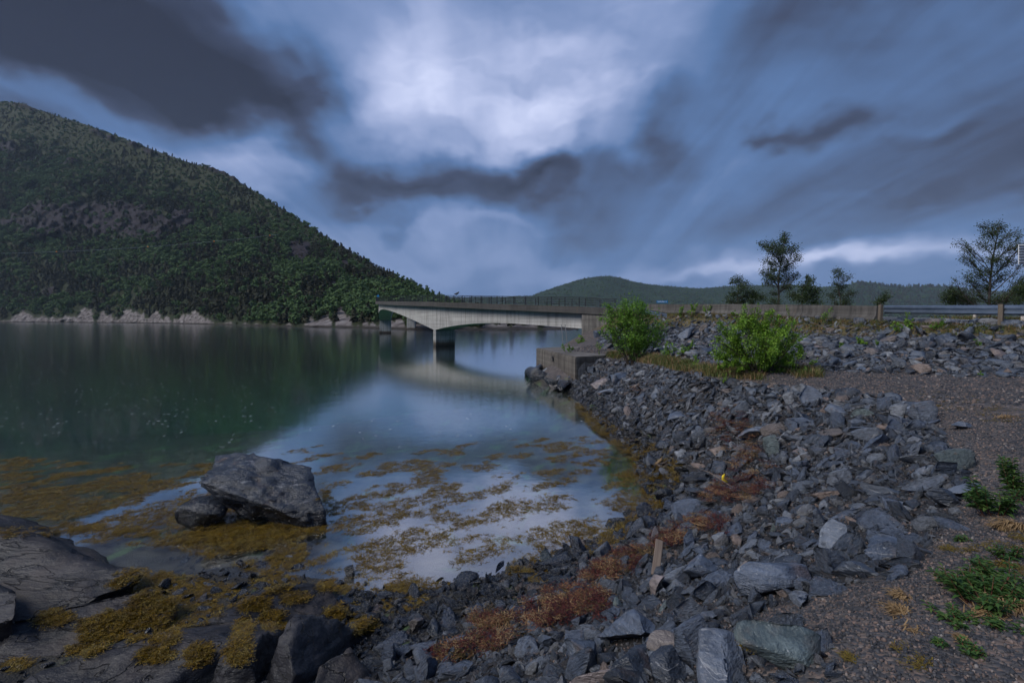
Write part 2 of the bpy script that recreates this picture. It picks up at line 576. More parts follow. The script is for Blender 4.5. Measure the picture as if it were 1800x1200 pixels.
def concrete(name, c1, c2, streak=0.5, wetz=False, scale=1.0, top_dark=0.0):
    m_, t = mat(name)
    pos = t.n('ShaderNodeNewGeometry').outputs['Position']
    big = t.noise(pos, 0.35 * scale, 5, 0.6)
    st = t.noise(t.mapping(pos, (1.4, 1.4, 0.10)), 1.6 * scale, 4, 0.6)
    board = t.noise(t.mapping(pos, (0.05, 0.05, 3.0)), 2.2, 2, 0.5)
    fine_ = t.noise(pos, 9 * scale, 4, 0.6)
    c = t.mix(t.maprange(big, 0.3, 0.7), c1, c2)
    c = t.mix(1.0, c, t.ramp(st, [(0.30, 1 - streak), (0.55, 1.02), (0.75, 1.12)]), 'MULTIPLY')
    c = t.mix(1.0, c, t.ramp(board, [(0.35, 0.80), (0.6, 1.08)]), 'MULTIPLY')
    vs_ = t.noise(t.mapping(pos, (0.9, 0.9, 0.02)), 2.3 * scale, 3, 0.5)
    c = t.mix(t.m('MULTIPLY', t.ramp(vs_, [(0.60, 0.0), (0.70, 1.0)]), streak), c, (0.10, 0.075, 0.055))
    c = t.mix(1.0, c, t.ramp(fine_, [(0.3, 0.86), (0.7, 1.10)]), 'MULTIPLY')
    ro = 0.85
    if wetz:
        z = t.n('ShaderNodeSeparateXYZ', {0: pos}).outputs[2]
        z = t.m('ADD', z, t.m('MULTIPLY', t.m('SUBTRACT', st, 0.5), 0.6))
        c = t.mix(t.maprange(z, 1.05, 0.55), c, (0.075, 0.058, 0.045))
        c = t.mix(t.maprange(z, 0.45, 0.15), c, (0.028, 0.024, 0.020))
    finish(t, c, ro, t.m('ADD', t.m('MULTIPLY', fine_, 0.3), board), 0.25, 0.02, spec=0.3)
    M[name] = m_


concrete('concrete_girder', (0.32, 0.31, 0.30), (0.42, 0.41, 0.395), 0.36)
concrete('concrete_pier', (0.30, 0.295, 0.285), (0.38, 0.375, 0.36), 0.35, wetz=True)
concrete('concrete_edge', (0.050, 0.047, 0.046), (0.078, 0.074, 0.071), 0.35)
concrete('concrete_abutment', (0.10, 0.094, 0.088), (0.17, 0.158, 0.145), 0.5)
concrete('concrete_barrier', (0.070, 0.065, 0.060), (0.112, 0.104, 0.097), 0.5, scale=2.0)
concrete('concrete_quay', (0.085, 0.075, 0.066), (0.16, 0.145, 0.13), 0.5, wetz=True, scale=1.5)

# ------------------------------------------------------------------ road line and terrain height
def catmull(pts, n=8):
    pts = [np.array(p, float) for p in pts]
    out = []
    for i in range(len(pts) - 1):
        p0 = pts[max(i - 1, 0)]; p1 = pts[i]; p2 = pts[i + 1]; p3 = pts[min(i + 2, len(pts) - 1)]
        for k in range(n):
            t = k / n
            out.append(0.5 * ((2 * p1) + (-p0 + p2) * t + (2 * p0 - 5 * p1 + 4 * p2 - p3) * t * t + (-p0 + 3 * p1 - 3 * p2 + p3) * t ** 3))
    out.append(pts[-1])
    return np.array(out)


ROADL = catmull([(7.8, 52, 5.95), (13.2, 45, 5.22), (17.3, 37, 4.93), (19.2, 30, 4.65), (19.8, 24.6, 4.42), (20.6, 20.5, 4.3),
                 (23.4, 16.2, 4.2), (31, 11, 4.1), (46, 4, 4.0), (64, -4, 4.0)], 8)
ROADW = 7.2


def right_of(poly):
    d = np.gradient(poly[:, :2], axis=0)
    d /= np.linalg.norm(d, axis=1)[:, None]
    return np.stack([-d[:, 1], d[:, 0]], 1)      # the path runs towards the viewer, so the road lies on its left hand


ROADN = right_of(ROADL)


def wpt(px, py, z):
    d = (EYE - z) * F / (py - HZ)
    return ((px - 900) / F * d, d, z)


CP = [wpt(*a) for a in [
    (1700, 1100, 2.85), (1600, 1190, 2.85), (1790, 1000, 2.87), (1790, 860, 2.82), (1700, 780, 2.75), (1780, 700, 2.75), (1650, 690, 2.7),
    (1500, 668, 2.66), (1300, 659, 2.55), (1150, 634, 2.35), (1075, 618, 2.2),
    (1560, 720, 2.62), (1640, 800, 2.66), (1650, 900, 2.66), (1500, 1000, 2.55), (1400, 1080, 2.55), (1300, 1190, 2.5),
    (1450, 800, 1.95), (1310, 850, 1.2), (1200, 940, 0.95), (1300, 1000, 1.75), (1000, 1090, 1.1), (1150, 1100, 1.85), (850, 1130, 0.8),
    (1000, 1190, 1.65), (700, 1190, 0.65), (1350, 720, 2.15), (1200, 720, 1.3), (1200, 760, 1.0), (1200, 800, 0.75), (1100, 680, 1.2), (1060, 660, 1.1),
    (1200, 680, 1.95), (1420, 900, 1.9),
    (1010, 690, 0.1), (1060, 740, 0.08), (1125, 800, 0.05), (1150, 870, 0.05), (1060, 955, 0.05), (880, 1020, 0.05), (700, 1050, 0.05), (520, 1035, 0.05),
    (1000, 800, -0.5), (800, 850, -0.5), (800, 950, -0.35), (600, 900, -0.45), (900, 720, -1.2), (760, 720, -1.5), (900, 660, -1.9), (600, 800, -1.1), (400, 830, -0.6), (200, 860, -0.3), (0, 870, -0.25),
    (100, 800, -0.8), (400, 760, -2.8), (100, 745, -3.2), (560, 690, -4), (760, 650, -2.2), (450, 940, -0.22), (300, 970, -0.12), (500, 985, -0.06),
    (900, 900, -0.5), (1050, 850, -0.35), (0, 1100, 0.0), (300, 1180, 0.25), (500, 1100, 0.12), (150, 1020, -0.05), (960, 760, -0.9),
    (1250, 640, 2.55), (1430, 652, 2.68), (1600, 655, 2.75), (1800, 668, 2.82), (500, 640, -8), (100, 650, -8), (300, 690, -6.5),
]]
CP += [(3, 0, 2.9), (0, -3, 2.6), (7, -4, 2.9), (13, 3, 2.88), (-3, -3, 1.6), (-9, -4, 1.2), (-9, 3.5, 0.5), (0.2, 1.2, 2.6), (-2.5, 2.5, 1.4),
       (22, 11.5, 2.95), (-30, 5, -0.6), (-20, -3, 0.8),
       (3.6, 35, 1.7), (5, 31, 1.75), (1.0, 38.5, -2.5), (2.6, 28, -0.8), (3.9, 27.6, 0.35), (5.5, 28.6, 1.6), (-2, 45, -4), (2.2, 40.5, 0.2),
       (8.2, 49, 2.5), (6.2, 51.5, 1.8), (4, 47, 0.8), (11, 44.5, 3.6), (10.5, 40, 2.6), (14.5, 36, 3.7), (12, 33, 2.45), (15, 27, 3.2), (16.5, 24, 3.3), (18.5, 19, 3.6),
       (12, 52, 5.3), (18, 52, 5.2), (22, 44, 4.8), (26, 36, 4.5), (30, 28, 4.3), (40, 40, 3.9), (36, 55, 3.6), (60, 40, 3.2), (55, 70, 1.5), (26, 62, 1.0),
       (30, 20, 4.15), (45, 15, 3.9), (60, 5, 3.8), (2, 58, -2.5), (14, 63, -1.5), (-6, 64, -5), (-20, 80, -8), (20, 90, -6), (70, 100, -4), (-60, 40, -6), (-50, 10, -2)]
CP = np.array(CP)


def _tps_k(d2):
    return 0.5 * d2 * np.log(d2 + 1e-9)


_n = len(CP)
_A = np.zeros((_n + 3, _n + 3))
_d2 = ((CP[:, None, :2] - CP[None, :, :2]) ** 2).sum(-1)
_A[:_n, :_n] = _tps_k(_d2) + np.eye(_n) * 0.6
_A[:_n, _n] = 1; _A[:_n, _n + 1:] = CP[:, :2]
_A[_n, :_n] = 1; _A[_n + 1:, :_n] = CP[:, :2].T
_W = np.linalg.solve(_A, np.concatenate([CP[:, 2], np.zeros(3)]))


def terrain_z(x, y):
    x = np.asarray(x, float); y = np.asarray(y, float)
    sh = x.shape
    xf, yf = x.ravel(), y.ravel()
    z = _W[_n] + _W[_n + 1] * xf + _W[_n + 2] * yf
    for i in range(_n):
        z = z + _W[i] * _tps_k((xf - CP[i, 0]) ** 2 + (yf - CP[i, 1]) ** 2)
    z = np.clip(z, -3, 5.6)
    r = np.hypot(xf - 8, yf - 25)
    far = sstep(55, 110, r)
    z = z * (1 - far) - 3.0 * far
    z = z + 0.05 * fbm2(xf, yf, 0.9, 3, 4) * sstep(-1.5, 0.3, z) + 0.03 * fbm2(xf, yf, 3.1, 5, 3) * sstep(-1.0, 0.3, z)
    # the road corridor is graded flat
    best = np.full(xf.shape, 1e9); zl = np.zeros_like(xf); lat = np.zeros_like(xf)
    for i in range(6, len(ROADL)):
        dx, dy = xf - ROADL[i, 0], yf - ROADL[i, 1]
        d = np.hypot(dx, dy)
        la = dx * ROADN[i, 0] + dy * ROADN[i, 1]
        along = np.abs(-dx * ROADN[i, 1] + dy * ROADN[i, 0])
        q = along + (np.abs(la) > 14) * 50
        mk = q < best
        best = np.where(mk, q, best); zl = np.where(mk, ROADL[i, 2], zl); lat = np.where(mk, la, lat)
    inn = sstep(-1.6, -0.4, lat) * (1 - sstep(ROADW + 0.5, ROADW + 3.0, lat)) * (best < 1.6)
    z = z * (1 - inn) + (zl - 0.10) * inn
    return z.reshape(sh)


_gx = np.concatenate([-np.geomspace(9, 3400, 42)[::-1], np.arange(-8.8, 11, 0.10), np.geomspace(11.1, 70, 110), np.geomspace(75, 5200, 28)])
_gy = np.concatenate([-np.geomspace(2.1, 400, 22)[::-1], np.arange(-2, 13, 0.08), np.geomspace(13.1, 75, 190), np.geomspace(78, 4200, 30)])
GX, GY = np.meshgrid(_gx, _gy)
GZ = terrain_z(GX, GY)


def gz(x, y):
    """bilinear height of the built ground sheet"""
    x = np.asarray(x, float); y = np.asarray(y, float)
    i = np.clip(np.searchsorted(_gx, x) - 1, 0, len(_gx) - 2)
    j = np.clip(np.searchsorted(_gy, y) - 1, 0, len(_gy) - 2)
    fx = (x - _gx[i]) / (_gx[i + 1] - _gx[i]); fy = (y - _gy[j]) / (_gy[j + 1] - _gy[j])
    return (GZ[j, i] * (1 - fx) * (1 - fy) + GZ[j, i + 1] * fx * (1 - fy) + GZ[j + 1, i] * (1 - fx) * fy + GZ[j + 1, i + 1] * fx * fy)


def gnormal(x, y, e=0.25):
    zx = (gz(x + e, y) - gz(x - e, y)) / (2 * e); zy = (gz(x, y + e) - gz(x, y - e)) / (2 * e)
    n = np.stack([-zx, -zy, np.ones_like(zx)], -1)
    return n / np.linalg.norm(n, axis=-1, keepdims=True)


def hit(px, py, dmax=90.0):
    """where the line of sight through a photo pixel meets the ground"""
    d = np.concatenate([np.arange(1.2, 20, 0.02), np.arange(20, dmax, 0.1)])
    x = (px - 900) / F * d; z = EYE + (HZ - py) / F * d
    g = np.maximum(gz(x, d), -0.0)
    k = np.argmax(z <= g)
    if not (z <= g).any():
        k = len(d) - 1
    return Vector((x[k], d[k], g[k]))


def to_pix(x, y, z):
    y = np.maximum(y, 0.05)
    return 900 + F * x / y, HZ - F * (z - EYE) / y


def in_poly(px, py, poly):
    px = np.asarray(px); py = np.asarray(py)
    c = np.zeros(px.shape, bool)
    n = len(poly)
    for i in range(n):
        x1, y1 = poly[i]; x2, y2 = poly[(i + 1) % n]
        cr = ((y1 > py) != (y2 > py)) & (px < (x2 - x1) * (py - y1) / (y2 - y1 + 1e-12) + x1)
        c ^= cr
    return c


# ground material: gravel above, mud and algae below the tide line
m_, t = mat('ground_gravel')
pos = t.n('ShaderNodeNewGeometry').outputs['Position']
vor = t.n('ShaderNodeTexVoronoi', {'Vector': pos, 'Scale': 38.0, 'Randomness': 1.0})
cellr = t.n('ShaderNodeSeparateColor', {0: vor.outputs['Color']}).outputs[0]
gr = t.ramp(cellr, [(0.0, (0.030, 0.031, 0.036)), (0.4, (0.060, 0.060, 0.066)), (0.62, (0.082, 0.072, 0.068)), (0.8, (0.125, 0.090, 0.076)), (1.0, (0.16, 0.13, 0.115))])
patch = t.noise(pos, 0.8, 4, 0.6)
gr = t.mix(t.maprange(patch, 0.55, 0.75, 0, 0.35), gr, (0.12, 0.075, 0.03))
gr = t.mix(1.0, gr, t.ramp(t.noise(pos, 2.6, 5, 0.6), [(0.3, 0.6), (0.7, 1.3)]), 'MULTIPLY')
gr = t.mix(t.n('ShaderNodeAttribute', attribute_name='soil_shade').outputs['Fac'], gr, (0.016, 0.016, 0.018))  # shade of the gaps between stones, painted into the ground colour
z = t.n('ShaderNodeSeparateXYZ', {0: pos}).outputs[2]
zz = t.m('ADD', z, t.m('MULTIPLY', t.m('SUBTRACT', t.noise(pos, 1.3, 4), 0.5), 0.5))
mudn = t.noise(pos, 1.7, 6, 0.65)
mud = t.ramp(mudn, [(0.25, (0.026, 0.023, 0.018)), (0.45, (0.062, 0.055, 0.043)), (0.60, (0.12, 0.107, 0.083)), (0.8, (0.20, 0.18, 0.145))])
mud = t.mix(t.maprange(z, -0.12, 0.02), mud, t.mix(1.0, mud, (0.42, 0.42, 0.42), 'MULTIPLY'))
alg = t.ramp(t.noise(t.mapping(pos, (1, 0.6, 1)), 1.1, 5, 0.6, 0.5), [(0.56, 0.0), (0.66, 1.0)])
mud = t.mix(t.m('MULTIPLY', alg, 0.6), mud, (0.16, 0.27, 0.09))
wt = t.maprange(zz, 0.7, 0.15)
c = t.mix(wt, gr, mud)
c = t.mix(t.maprange(z, -2.2, -2.95), c, (0.017, 0.155, 0.085))  # deep bed coloured green in place of light scattered in the water
road_far = t.maprange(z, 3.2, 3.9)
gg = t.mix(t.noise(pos, 1.5, 5, 0.6), (0.055, 0.052, 0.025), (0.14, 0.105, 0.045))
c = t.mix(t.m('MULTIPLY', road_far, t.maprange(patch, 0.35, 0.5)), c, gg)
hgt = t.m('ADD', t.m('MULTIPLY', vor.outputs['Distance'], -1.0), t.m('MULTIPLY', t.noise(pos, 8, 5, 0.6), 1.2))
finish(t, c, t.maprange(zz, 0.2, 0.9, 0.45, 0.85), hgt, 0.6, 0.02, spec=0.3)
M['ground'] = m_

ny, nx = GX.shape
V = np.stack([GX.ravel(), GY.ravel(), GZ.ravel()], 1)
ii = (np.arange(ny - 1)[:, None] * nx + np.arange(nx - 1)[None, :]).ravel()
Fq = np.stack([ii, ii + 1, ii + nx + 1, ii + nx], 1)
me = mesh_from('ground', V, Fq, True)
# painted shade: ground colour darkened under the dumped stone to deepen the gaps
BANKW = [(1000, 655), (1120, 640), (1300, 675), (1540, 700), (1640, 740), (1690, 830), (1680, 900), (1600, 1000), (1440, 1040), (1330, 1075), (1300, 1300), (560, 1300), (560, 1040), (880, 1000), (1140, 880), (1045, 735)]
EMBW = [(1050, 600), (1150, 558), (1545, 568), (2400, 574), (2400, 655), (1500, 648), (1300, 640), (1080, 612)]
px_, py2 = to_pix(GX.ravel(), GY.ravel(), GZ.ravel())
gap_shade = ((in_poly(px_, py2, BANKW) | in_poly(px_, py2, EMBW)) & (GY.ravel() > 1.5) & (GY.ravel() < 60)).astype(np.float32) * 0.85
a = me.attributes.new('soil_shade', 'FLOAT', 'POINT'); a.data.foreach_set('value', gap_shade)
ground = link('ground', me, M['ground'])
tag(ground, 'dark gravel shore and seabed sheet', None, None, 'structure')

# ------------------------------------------------------------------ water
m_, t = mat('sea_water')
pos = t.n('ShaderNodeNewGeometry').outputs['Position']
py_ = t.n('ShaderNodeSeparateXYZ', {0: pos}).outputs[1]
w1 = t.noise(t.mapping(pos, (1.0, 1.0, 1.0)), 0.85, 4, 0.6)
w2 = t.noise(t.mapping(pos, (1.0, 1.7, 1.0), (0, 0, R(20))), 4.2, 3, 0.55)
w3 = t.noise(t.mapping(pos, (0.25, 1.0, 1.0), (0, 0, R(-6))), 0.05, 4, 0.6)
calm = t.maprange(w3, 0.40, 0.60, 0.25, 1.0)
drop = t.n('ShaderNodeTexVoronoi', {'Vector': pos, 'Scale': 3.4, 'Randomness': 1.0})
dr = t.ramp(drop.outputs['Distance'], [(0.0, 1.0), (0.085, 0.85), (0.13, 0.0)])
dsel = t.m('GREATER_THAN', t.n('ShaderNodeSeparateColor', {0: drop.outputs['Color']}).outputs[0], 0.45)
dr = t.m('MULTIPLY', t.m('MULTIPLY', dr, dsel), t.maprange(py_, 14.0, 22.0, 0.06, 1.0))
hgt = t.m('ADD', t.m('MULTIPLY', w1, 0.55), t.m('MULTIPLY', w2, 0.22))
hgt = t.m('MULTIPLY', hgt, calm)
hgt = t.m('ADD', hgt, t.m('MULTIPLY', dr, 0.16))
fade = t.maprange(py_, 9.0, 30.0, 0.05, 0.14)
nrm = t.n('ShaderNodeBump', {'Height': hgt, 'Strength': fade, 'Distance': 0.10}).outputs[0]
inc = t.n('ShaderNodeNewGeometry').outputs['Incoming']
cosi = t.m('ABSOLUTE', t.n('ShaderNodeVectorMath', {0: inc, 1: nrm}, operation='DOT_PRODUCT').outputs['Value'])
fr = t.m('ADD', 0.055, t.m('MULTIPLY', 0.945, t.m('POWER', t.m('SUBTRACT', 1.0, cosi, clamp=True), 2.0)))
gl = t.n('ShaderNodeBsdfGlossy', {'Color': (1, 1, 1, 1), 'Roughness': t.m('ADD', t.maprange(py_, 9, 22, 0.02, 0.09), t.maprange(py_, 35, 90, 0.0, 0.02)), 'Normal': nrm})
tr = t.n('ShaderNodeBsdfTransparent', {'Color': (0.96, 0.985, 0.98, 1)})
mx = t.n('ShaderNodeMixShader', {0: fr, 1: tr, 2: gl})
# rain splashes and bubbles lying on the surface
fv = t.n('ShaderNodeTexVoronoi', {'Vector': t.mapping(pos, (1.0, 0.55, 1.0)), 'Scale': 3.6, 'Randomness': 1.0})
fcol = t.n('ShaderNodeSeparateColor', {0: fv.outputs['Color']})
frad = t.m('MULTIPLY', fcol.outputs[1], 0.17)
fm = t.m('LESS_THAN', fv.outputs['Distance'], frad)
fm = t.m('MULTIPLY', fm, t.maprange(t.noise(pos, 0.12, 4, 0.65), 0.22, 0.46))
fm = t.m('MULTIPLY', fm, t.m('MULTIPLY', t.maprange(py_, 13.5, 19.0), t.maprange(py_, 75.0, 45.0)))
foam = t.n('ShaderNodeBsdfDiffuse', {'Color': (0.42, 0.46, 0.50, 1)})
mx = t.n('ShaderNodeMixShader', {0: t.m('MULTIPLY', fm, 0.5), 1: mx, 2: foam})
va = t.n('ShaderNodeVolumeAbsorption', {'Color': (0.30, 0.80, 0.72, 1), 'Density': 0.25})
t.n('ShaderNodeOutputMaterial', {0: mx, 1: va})
M['water'] = m_
mb = MB()
mb.box((900, 1900, -4.55), (8400, 4400, 9.1))
water = mb.build('water', M['water'])
tag(water, 'calm dark green fjord water speckled with rain', None, None, 'structure')


# ------------------------------------------------------------------ mountain across the water
def table(pts, x):
    a = np.array(pts, float)
    return np.interp(x, a[:, 0], a[:, 1])


RIDGE = [(-700, 40), (-300, 120), (-60, 165), (0, 174), (35, 176), (70, 189), (110, 202), (150, 214), (200, 232), (270, 259), (330, 280), (400, 301), (430, 321),
         (480, 352), (540, 391), (580, 417), (620, 441), (660, 463), (700, 482), (750, 507), (790, 524), (830, 540), (900, 556), (960, 562), (1010, 572)]
SHORE = [(-700, 1100), (-300, 800), (0, 650), (200, 560), (360, 400), (450, 310), (540, 257), (657, 222), (718, 192), (800, 187), (990, 190), (1030, 193)]
RDEP = [(-700, 2300), (-300, 1500), (0, 1250), (400, 900), (620, 520), (700, 420), (790, 330), (830, 290), (900, 240), (1010, 200)]


def mountain_grid(cols, rows):
    """rows: 0 at the shore .. 1 on the ridge .. beyond on the back slope"""
    C, T = np.meshgrid(cols, rows)
    ds = table(SHORE, C); drd = table(RDEP, C); yr = table(RIDGE, C) + 5
    ys = HZ + EYE * F / ds
    t1 = np.clip(T, 0, 1)
    d = ds + (drd - ds) * t1 ** 1.35
    y = ys + (yr - ys) * t1
    z = EYE + (HZ - y) / F * d
    back = np.clip(T - 1, 0, 1)
    d = d + back * drd * 0.9
    z = z * (1 - back * 0.75)
    x = (C - 900) / F * d
    return C, T, x, d, z, y


cols = np.arange(-420, 1018, 3.2)
rows = np.concatenate([[-0.05], np.linspace(0, 0.08, 20)[:-1], np.linspace(0.08, 1.0, 120), np.linspace(1.03, 1.6, 8)])
C, T, X, Y, Z, YP = mountain_grid(cols, rows)
yr_ = table(RIDGE, C)
# relief: gullies and knolls, pushed along the depth axis; steep bare crags
P3 = np.stack([X.ravel() * 0.012, Y.ravel() * 0.006, Z.ravel() * 0.012], 1)
rel = fbm(P3, 2, 5, 0.55).reshape(X.shape)
rid = 1 - np.abs(fbm(P3 * 2.3 + 5, 9, 4, 0.55).reshape(X.shape)) * 2
env = sstep(0.0, 0.12, T) * (1 - sstep(0.8, 1.0, T))
dk = 1 + (rel * 0.045 + rid * 0.016) * env
zk = rel * 5 * env * np.clip((Y - 150) / 600, 0, 1)


def crag(cx, cy, rx, ry, rot=0.0, th=0.25, sc=1.0):
    a = R(rot)
    u = ((C - cx) * math.cos(a) + (YP - cy) * math.sin(a)) / rx
    v = (-(C - cx) * math.sin(a) + (YP - cy) * math.cos(a)) / ry
    n_ = fbm(np.stack([C.ravel() / 34 * sc, YP.ravel() / 14 * sc, np.full(C.size, cx * 0.1)], 1), 31, 4, 0.6).reshape(C.shape)
    return sstep(th + 0.1, th + 0.45, 1 - (u * u + v * v) + 1.0 * n_)


rockm = np.zeros_like(X)
for a in [(205, 385, 150, 40, 3, 0.15, 1), (80, 385, 90, 34, 0, 0.18, 1), (320, 378, 40, 26, 0, 0.3, 1), (525, 440, 26, 34, 20, 0.25, 1.6), (88, 512, 18, 14, -10, 0.3, 1.6), (130, 478, 7, 5, 0, 0.1, 2),
          (348, 480, 4, 8, 0, 0.1, 2), (15, 260, 30, 12, 0, 0.25, 1.5), (125, 282, 14, 6, 0, 0.2, 2), (250, 262, 40, 7, 22, 0.45, 1.6), (370, 296, 40, 7, 20, 0.45, 1.6),
          (180, 240, 50, 7, 20, 0.5, 1.6), (410, 312, 25, 8, 30, 0.35, 1.6), (605, 462, 10, 9, 0, 0.3, 2), (45, 190, 40, 6, 10, 0.6, 1.6), (490, 520, 12, 6, 0, 0.4, 2), (590, 545, 18, 16, 0, 0.25, 2), (585, 500, 12, 10, 0, 0.4, 2)]:
    rockm = np.maximum(rockm, crag(*a))
# pale bare rock along the tide line
band = table([(-420, 14), (20, 10), (40, 22), (180, 24), (330, 32), (362, 28), (378, 7), (530, 9), (545, 26), (590, 40), (650, 30), (720, 20), (820, 16), (1018, 16)], C)
ysh = HZ + EYE * F / table(SHORE, C)
jag = fbm(np.stack([C.ravel() / 13, np.zeros(C.size), np.zeros(C.size)], 1), 77, 4, 0.6).reshape(C.shape)
hb = band * (0.62 + 1.15 * jag)
shore = sstep(0.0, 4.0, hb - (ysh - YP))
cav = fbm(np.stack([C.ravel() / 8, YP.ravel() / 5, Y.ravel() * 0.01], 1), 41, 4, 0.6).reshape(C.shape)
dk = dk - rockm * 0.012 + rockm * cav * 0.02 + shore * cav * 0.012
X2, Y2 = X * dk, Y * dk
Z2 = Z + zk
Z2 = np.where(T <= 0.0, np.minimum(Z2, -1.0 * (T < 0) - 0.02), Z2)
Z2 = np.where(T < 0, -6.0, Z2)
Z2 = Z2 + shore * (cav * 0.02) * Y * 0.15 * sstep(0.0, 0.01, T)
# sparse heath towards the top
topm = sstep(0.62, 0.95, T) * 0.8
V = np.stack([X2.ravel(), Y2.ravel(), Z2.ravel()], 1)
ny, nx = X.shape
ii = (np.arange(ny - 1)[:, None] * nx + np.arange(nx - 1)[None, :]).ravel()
Fq = np.stack([ii, ii + 1, ii + nx + 1, ii + nx], 1)
me = mesh_from('mountain', V, Fq, True)
for nm, arr in (('bare', rockm), ('tide', shore), ('top', topm)):
    a = me.attributes.new(nm, 'FLOAT', 'POINT'); a.data.foreach_set('value', arr.ravel().astype(np.float32))
m_, t = mat('mountain_ground')
pos = t.n('ShaderNodeNewGeometry').outputs['Position']
bare = t.n('ShaderNodeAttribute', attribute_name='bare').outputs['Fac']
tide = t.n('ShaderNodeAttribute', attribute_name='tide').outputs['Fac']
topa = t.n('ShaderNodeAttribute', attribute_name='top').outputs['Fac']
n1 = t.noise(pos, 0.05, 6, 0.65)
n2 = t.noise(t.mapping(pos, (1, 1, 0.45)), 0.22, 8, 0.75, 0.6)
n3 = t.noise(pos, 0.35, 5, 0.65)
soil_shade = t.ramp(n1, [(0.3, (0.012, 0.018, 0.007)), (0.5, (0.020, 0.027, 0.010)), (0.7, (0.032, 0.034, 0.012))])
heath = t.ramp(n3, [(0.3, (0.016, 0.025, 0.009)), (0.5, (0.027, 0.034, 0.013)), (0.72, (0.052, 0.050, 0.026))])
c = t.mix(topa, soil_shade, heath)
crg = t.ramp(n2, [(0.34, (0.004, 0.003, 0.005)), (0.46, (0.014, 0.011, 0.015)), (0.58, (0.034, 0.028, 0.035)), (0.74, (0.080, 0.070, 0.078))])
c = t.mix(bare, c, crg)
tr_ = t.ramp(t.noise(t.mapping(pos, (0.5, 0.5, 0.9), (R(25), 0, 0)), 0.30, 6, 0.65, 0.5), [(0.32, (0.040, 0.034, 0.034)), (0.45, (0.125, 0.108, 0.105)), (0.58, (0.21, 0.19, 0.185)), (0.75, (0.33, 0.305, 0.295))])
zz = t.n('ShaderNodeSeparateXYZ', {0: pos}).outputs[2]
tr_ = t.mix(t.maprange(t.m('ADD', zz, t.m('MULTIPLY', n3, 1.0)), 2.0, 1.2), tr_, (0.035, 0.030, 0.026))
c = t.mix(tide, c, tr_)
finish(t, c, 0.9, t.m('ADD', n2, t.m('MULTIPLY', n3, 0.5)), 0.8, 2.5, spec=0.2)
M['mountain'] = m_
mountain = link('mountain', me, M['mountain'])
tag(mountain, 'steep wooded mountain slope across the fjord', None, None, 'structure')


# ------------------------------------------------------------------ forest forms
def tris_of_quads(nq):
    b = np.arange(nq) * 4
    return np.stack([b, b + 1, b + 2, b + 3], 1)


def leaf_quads(C_, nrm, L, Wd, rg, droop=0.0):
    """diamond leaves: centre, rough normal, length, width"""
    n = len(C_)
    d = rg.normal(size=(n, 3)); d /= np.linalg.norm(d, axis=1)[:, None]
    nrm = nrm / (np.linalg.norm(nrm, axis=1)[:, None] + 1e-9)
    u = np.cross(nrm, d); u /= np.linalg.norm(u, axis=1)[:, None] + 1e-9
    u[:, 2] -= droop; u /= np.linalg.norm(u, axis=1)[:, None] + 1e-9
    v = np.cross(nrm, u); v /= np.linalg.norm(v, axis=1)[:, None] + 1e-9
    L = np.broadcast_to(L, (n,))[:, None]; Wd = np.broadcast_to(Wd, (n,))[:, None]
    a = C_ - u * L * 0.5; b = C_ + u * L * 0.5
    s1 = C_ + v * Wd * 0.5 - u * L * 0.08; s2 = C_ - v * Wd * 0.5 - u * L * 0.08
    return np.stack([a, s1, b, s2], 1).reshape(-1, 3)


def pine_form(k):
    rg = np.random.default_rng(100 + k)
    mb = MB()
    n = 70
    h = rg.uniform(0.12, 1.0, n)
    r = (1 - h) ** 0.7 * 0.30 * (0.6 + 0.5 * rg.random(n)) + 0.03
    a = rg.uniform(0, 6.28, n)
    Cc = np.stack([np.cos(a) * r * 0.7, np.sin(a) * r * 0.7, h], 1)
    nr = np.stack([np.cos(a) * 0.5, np.sin(a) * 0.5, np.full(n, 0.9)], 1) + rg.normal(size=(n, 3)) * 0.35
    V = leaf_quads(Cc, nr, 0.24, 0.19, rg)
    V = np.concatenate([V, np.array([[0.02, 0, -0.1], [0.0, 0.02, -0.1], [0, 0, 1.03], [-0.02, 0, -0.1]])])
    return mesh_from('pine_form', V, tris_of_quads(n + 1))


def birch_form(k):
    rg = np.random.default_rng(200 + k)
    n = 95
    lob = np.array([[0, 0, .6, .30], [.18, .05, .45, .24], [-.17, -.08, .5, .24], [.05, -.18, .38, .22], [-.05, .16, .75, .2]])
    lob[:, :3] += rg.normal(size=(5, 3)) * 0.05
    q = rg.integers(0, 5, n)
    d = rg.normal(size=(n, 3)); d /= np.linalg.norm(d, axis=1)[:, None]
    Cc = lob[q, :3] + d * lob[q, 3:4] * rg.uniform(0.6, 1, (n, 1))
    V = leaf_quads(Cc, d + rg.normal(size=(n, 3)) * 0.4, 0.20, 0.17, rg)
    V = np.concatenate([V, np.array([[0.02, 0, -0.1], [0.0, 0.02, -0.1], [0, 0, 0.8], [-0.02, 0, -0.1]])])
    return mesh_from('birch_form', V, tris_of_quads(n + 1))


FORMS = [proto('form_%02d_pine' % k, pine_form(k), M['forest_pine']) for k in range(4)]
FORMS += [proto('form_%02d_birch' % (k + 4), birch_form(k), M['forest_birch']) for k in range(4)]
FORMS += [proto('form_%02d_heath' % (k + 8), birch_form(k + 7), M['forest_heath']) for k in range(2)]

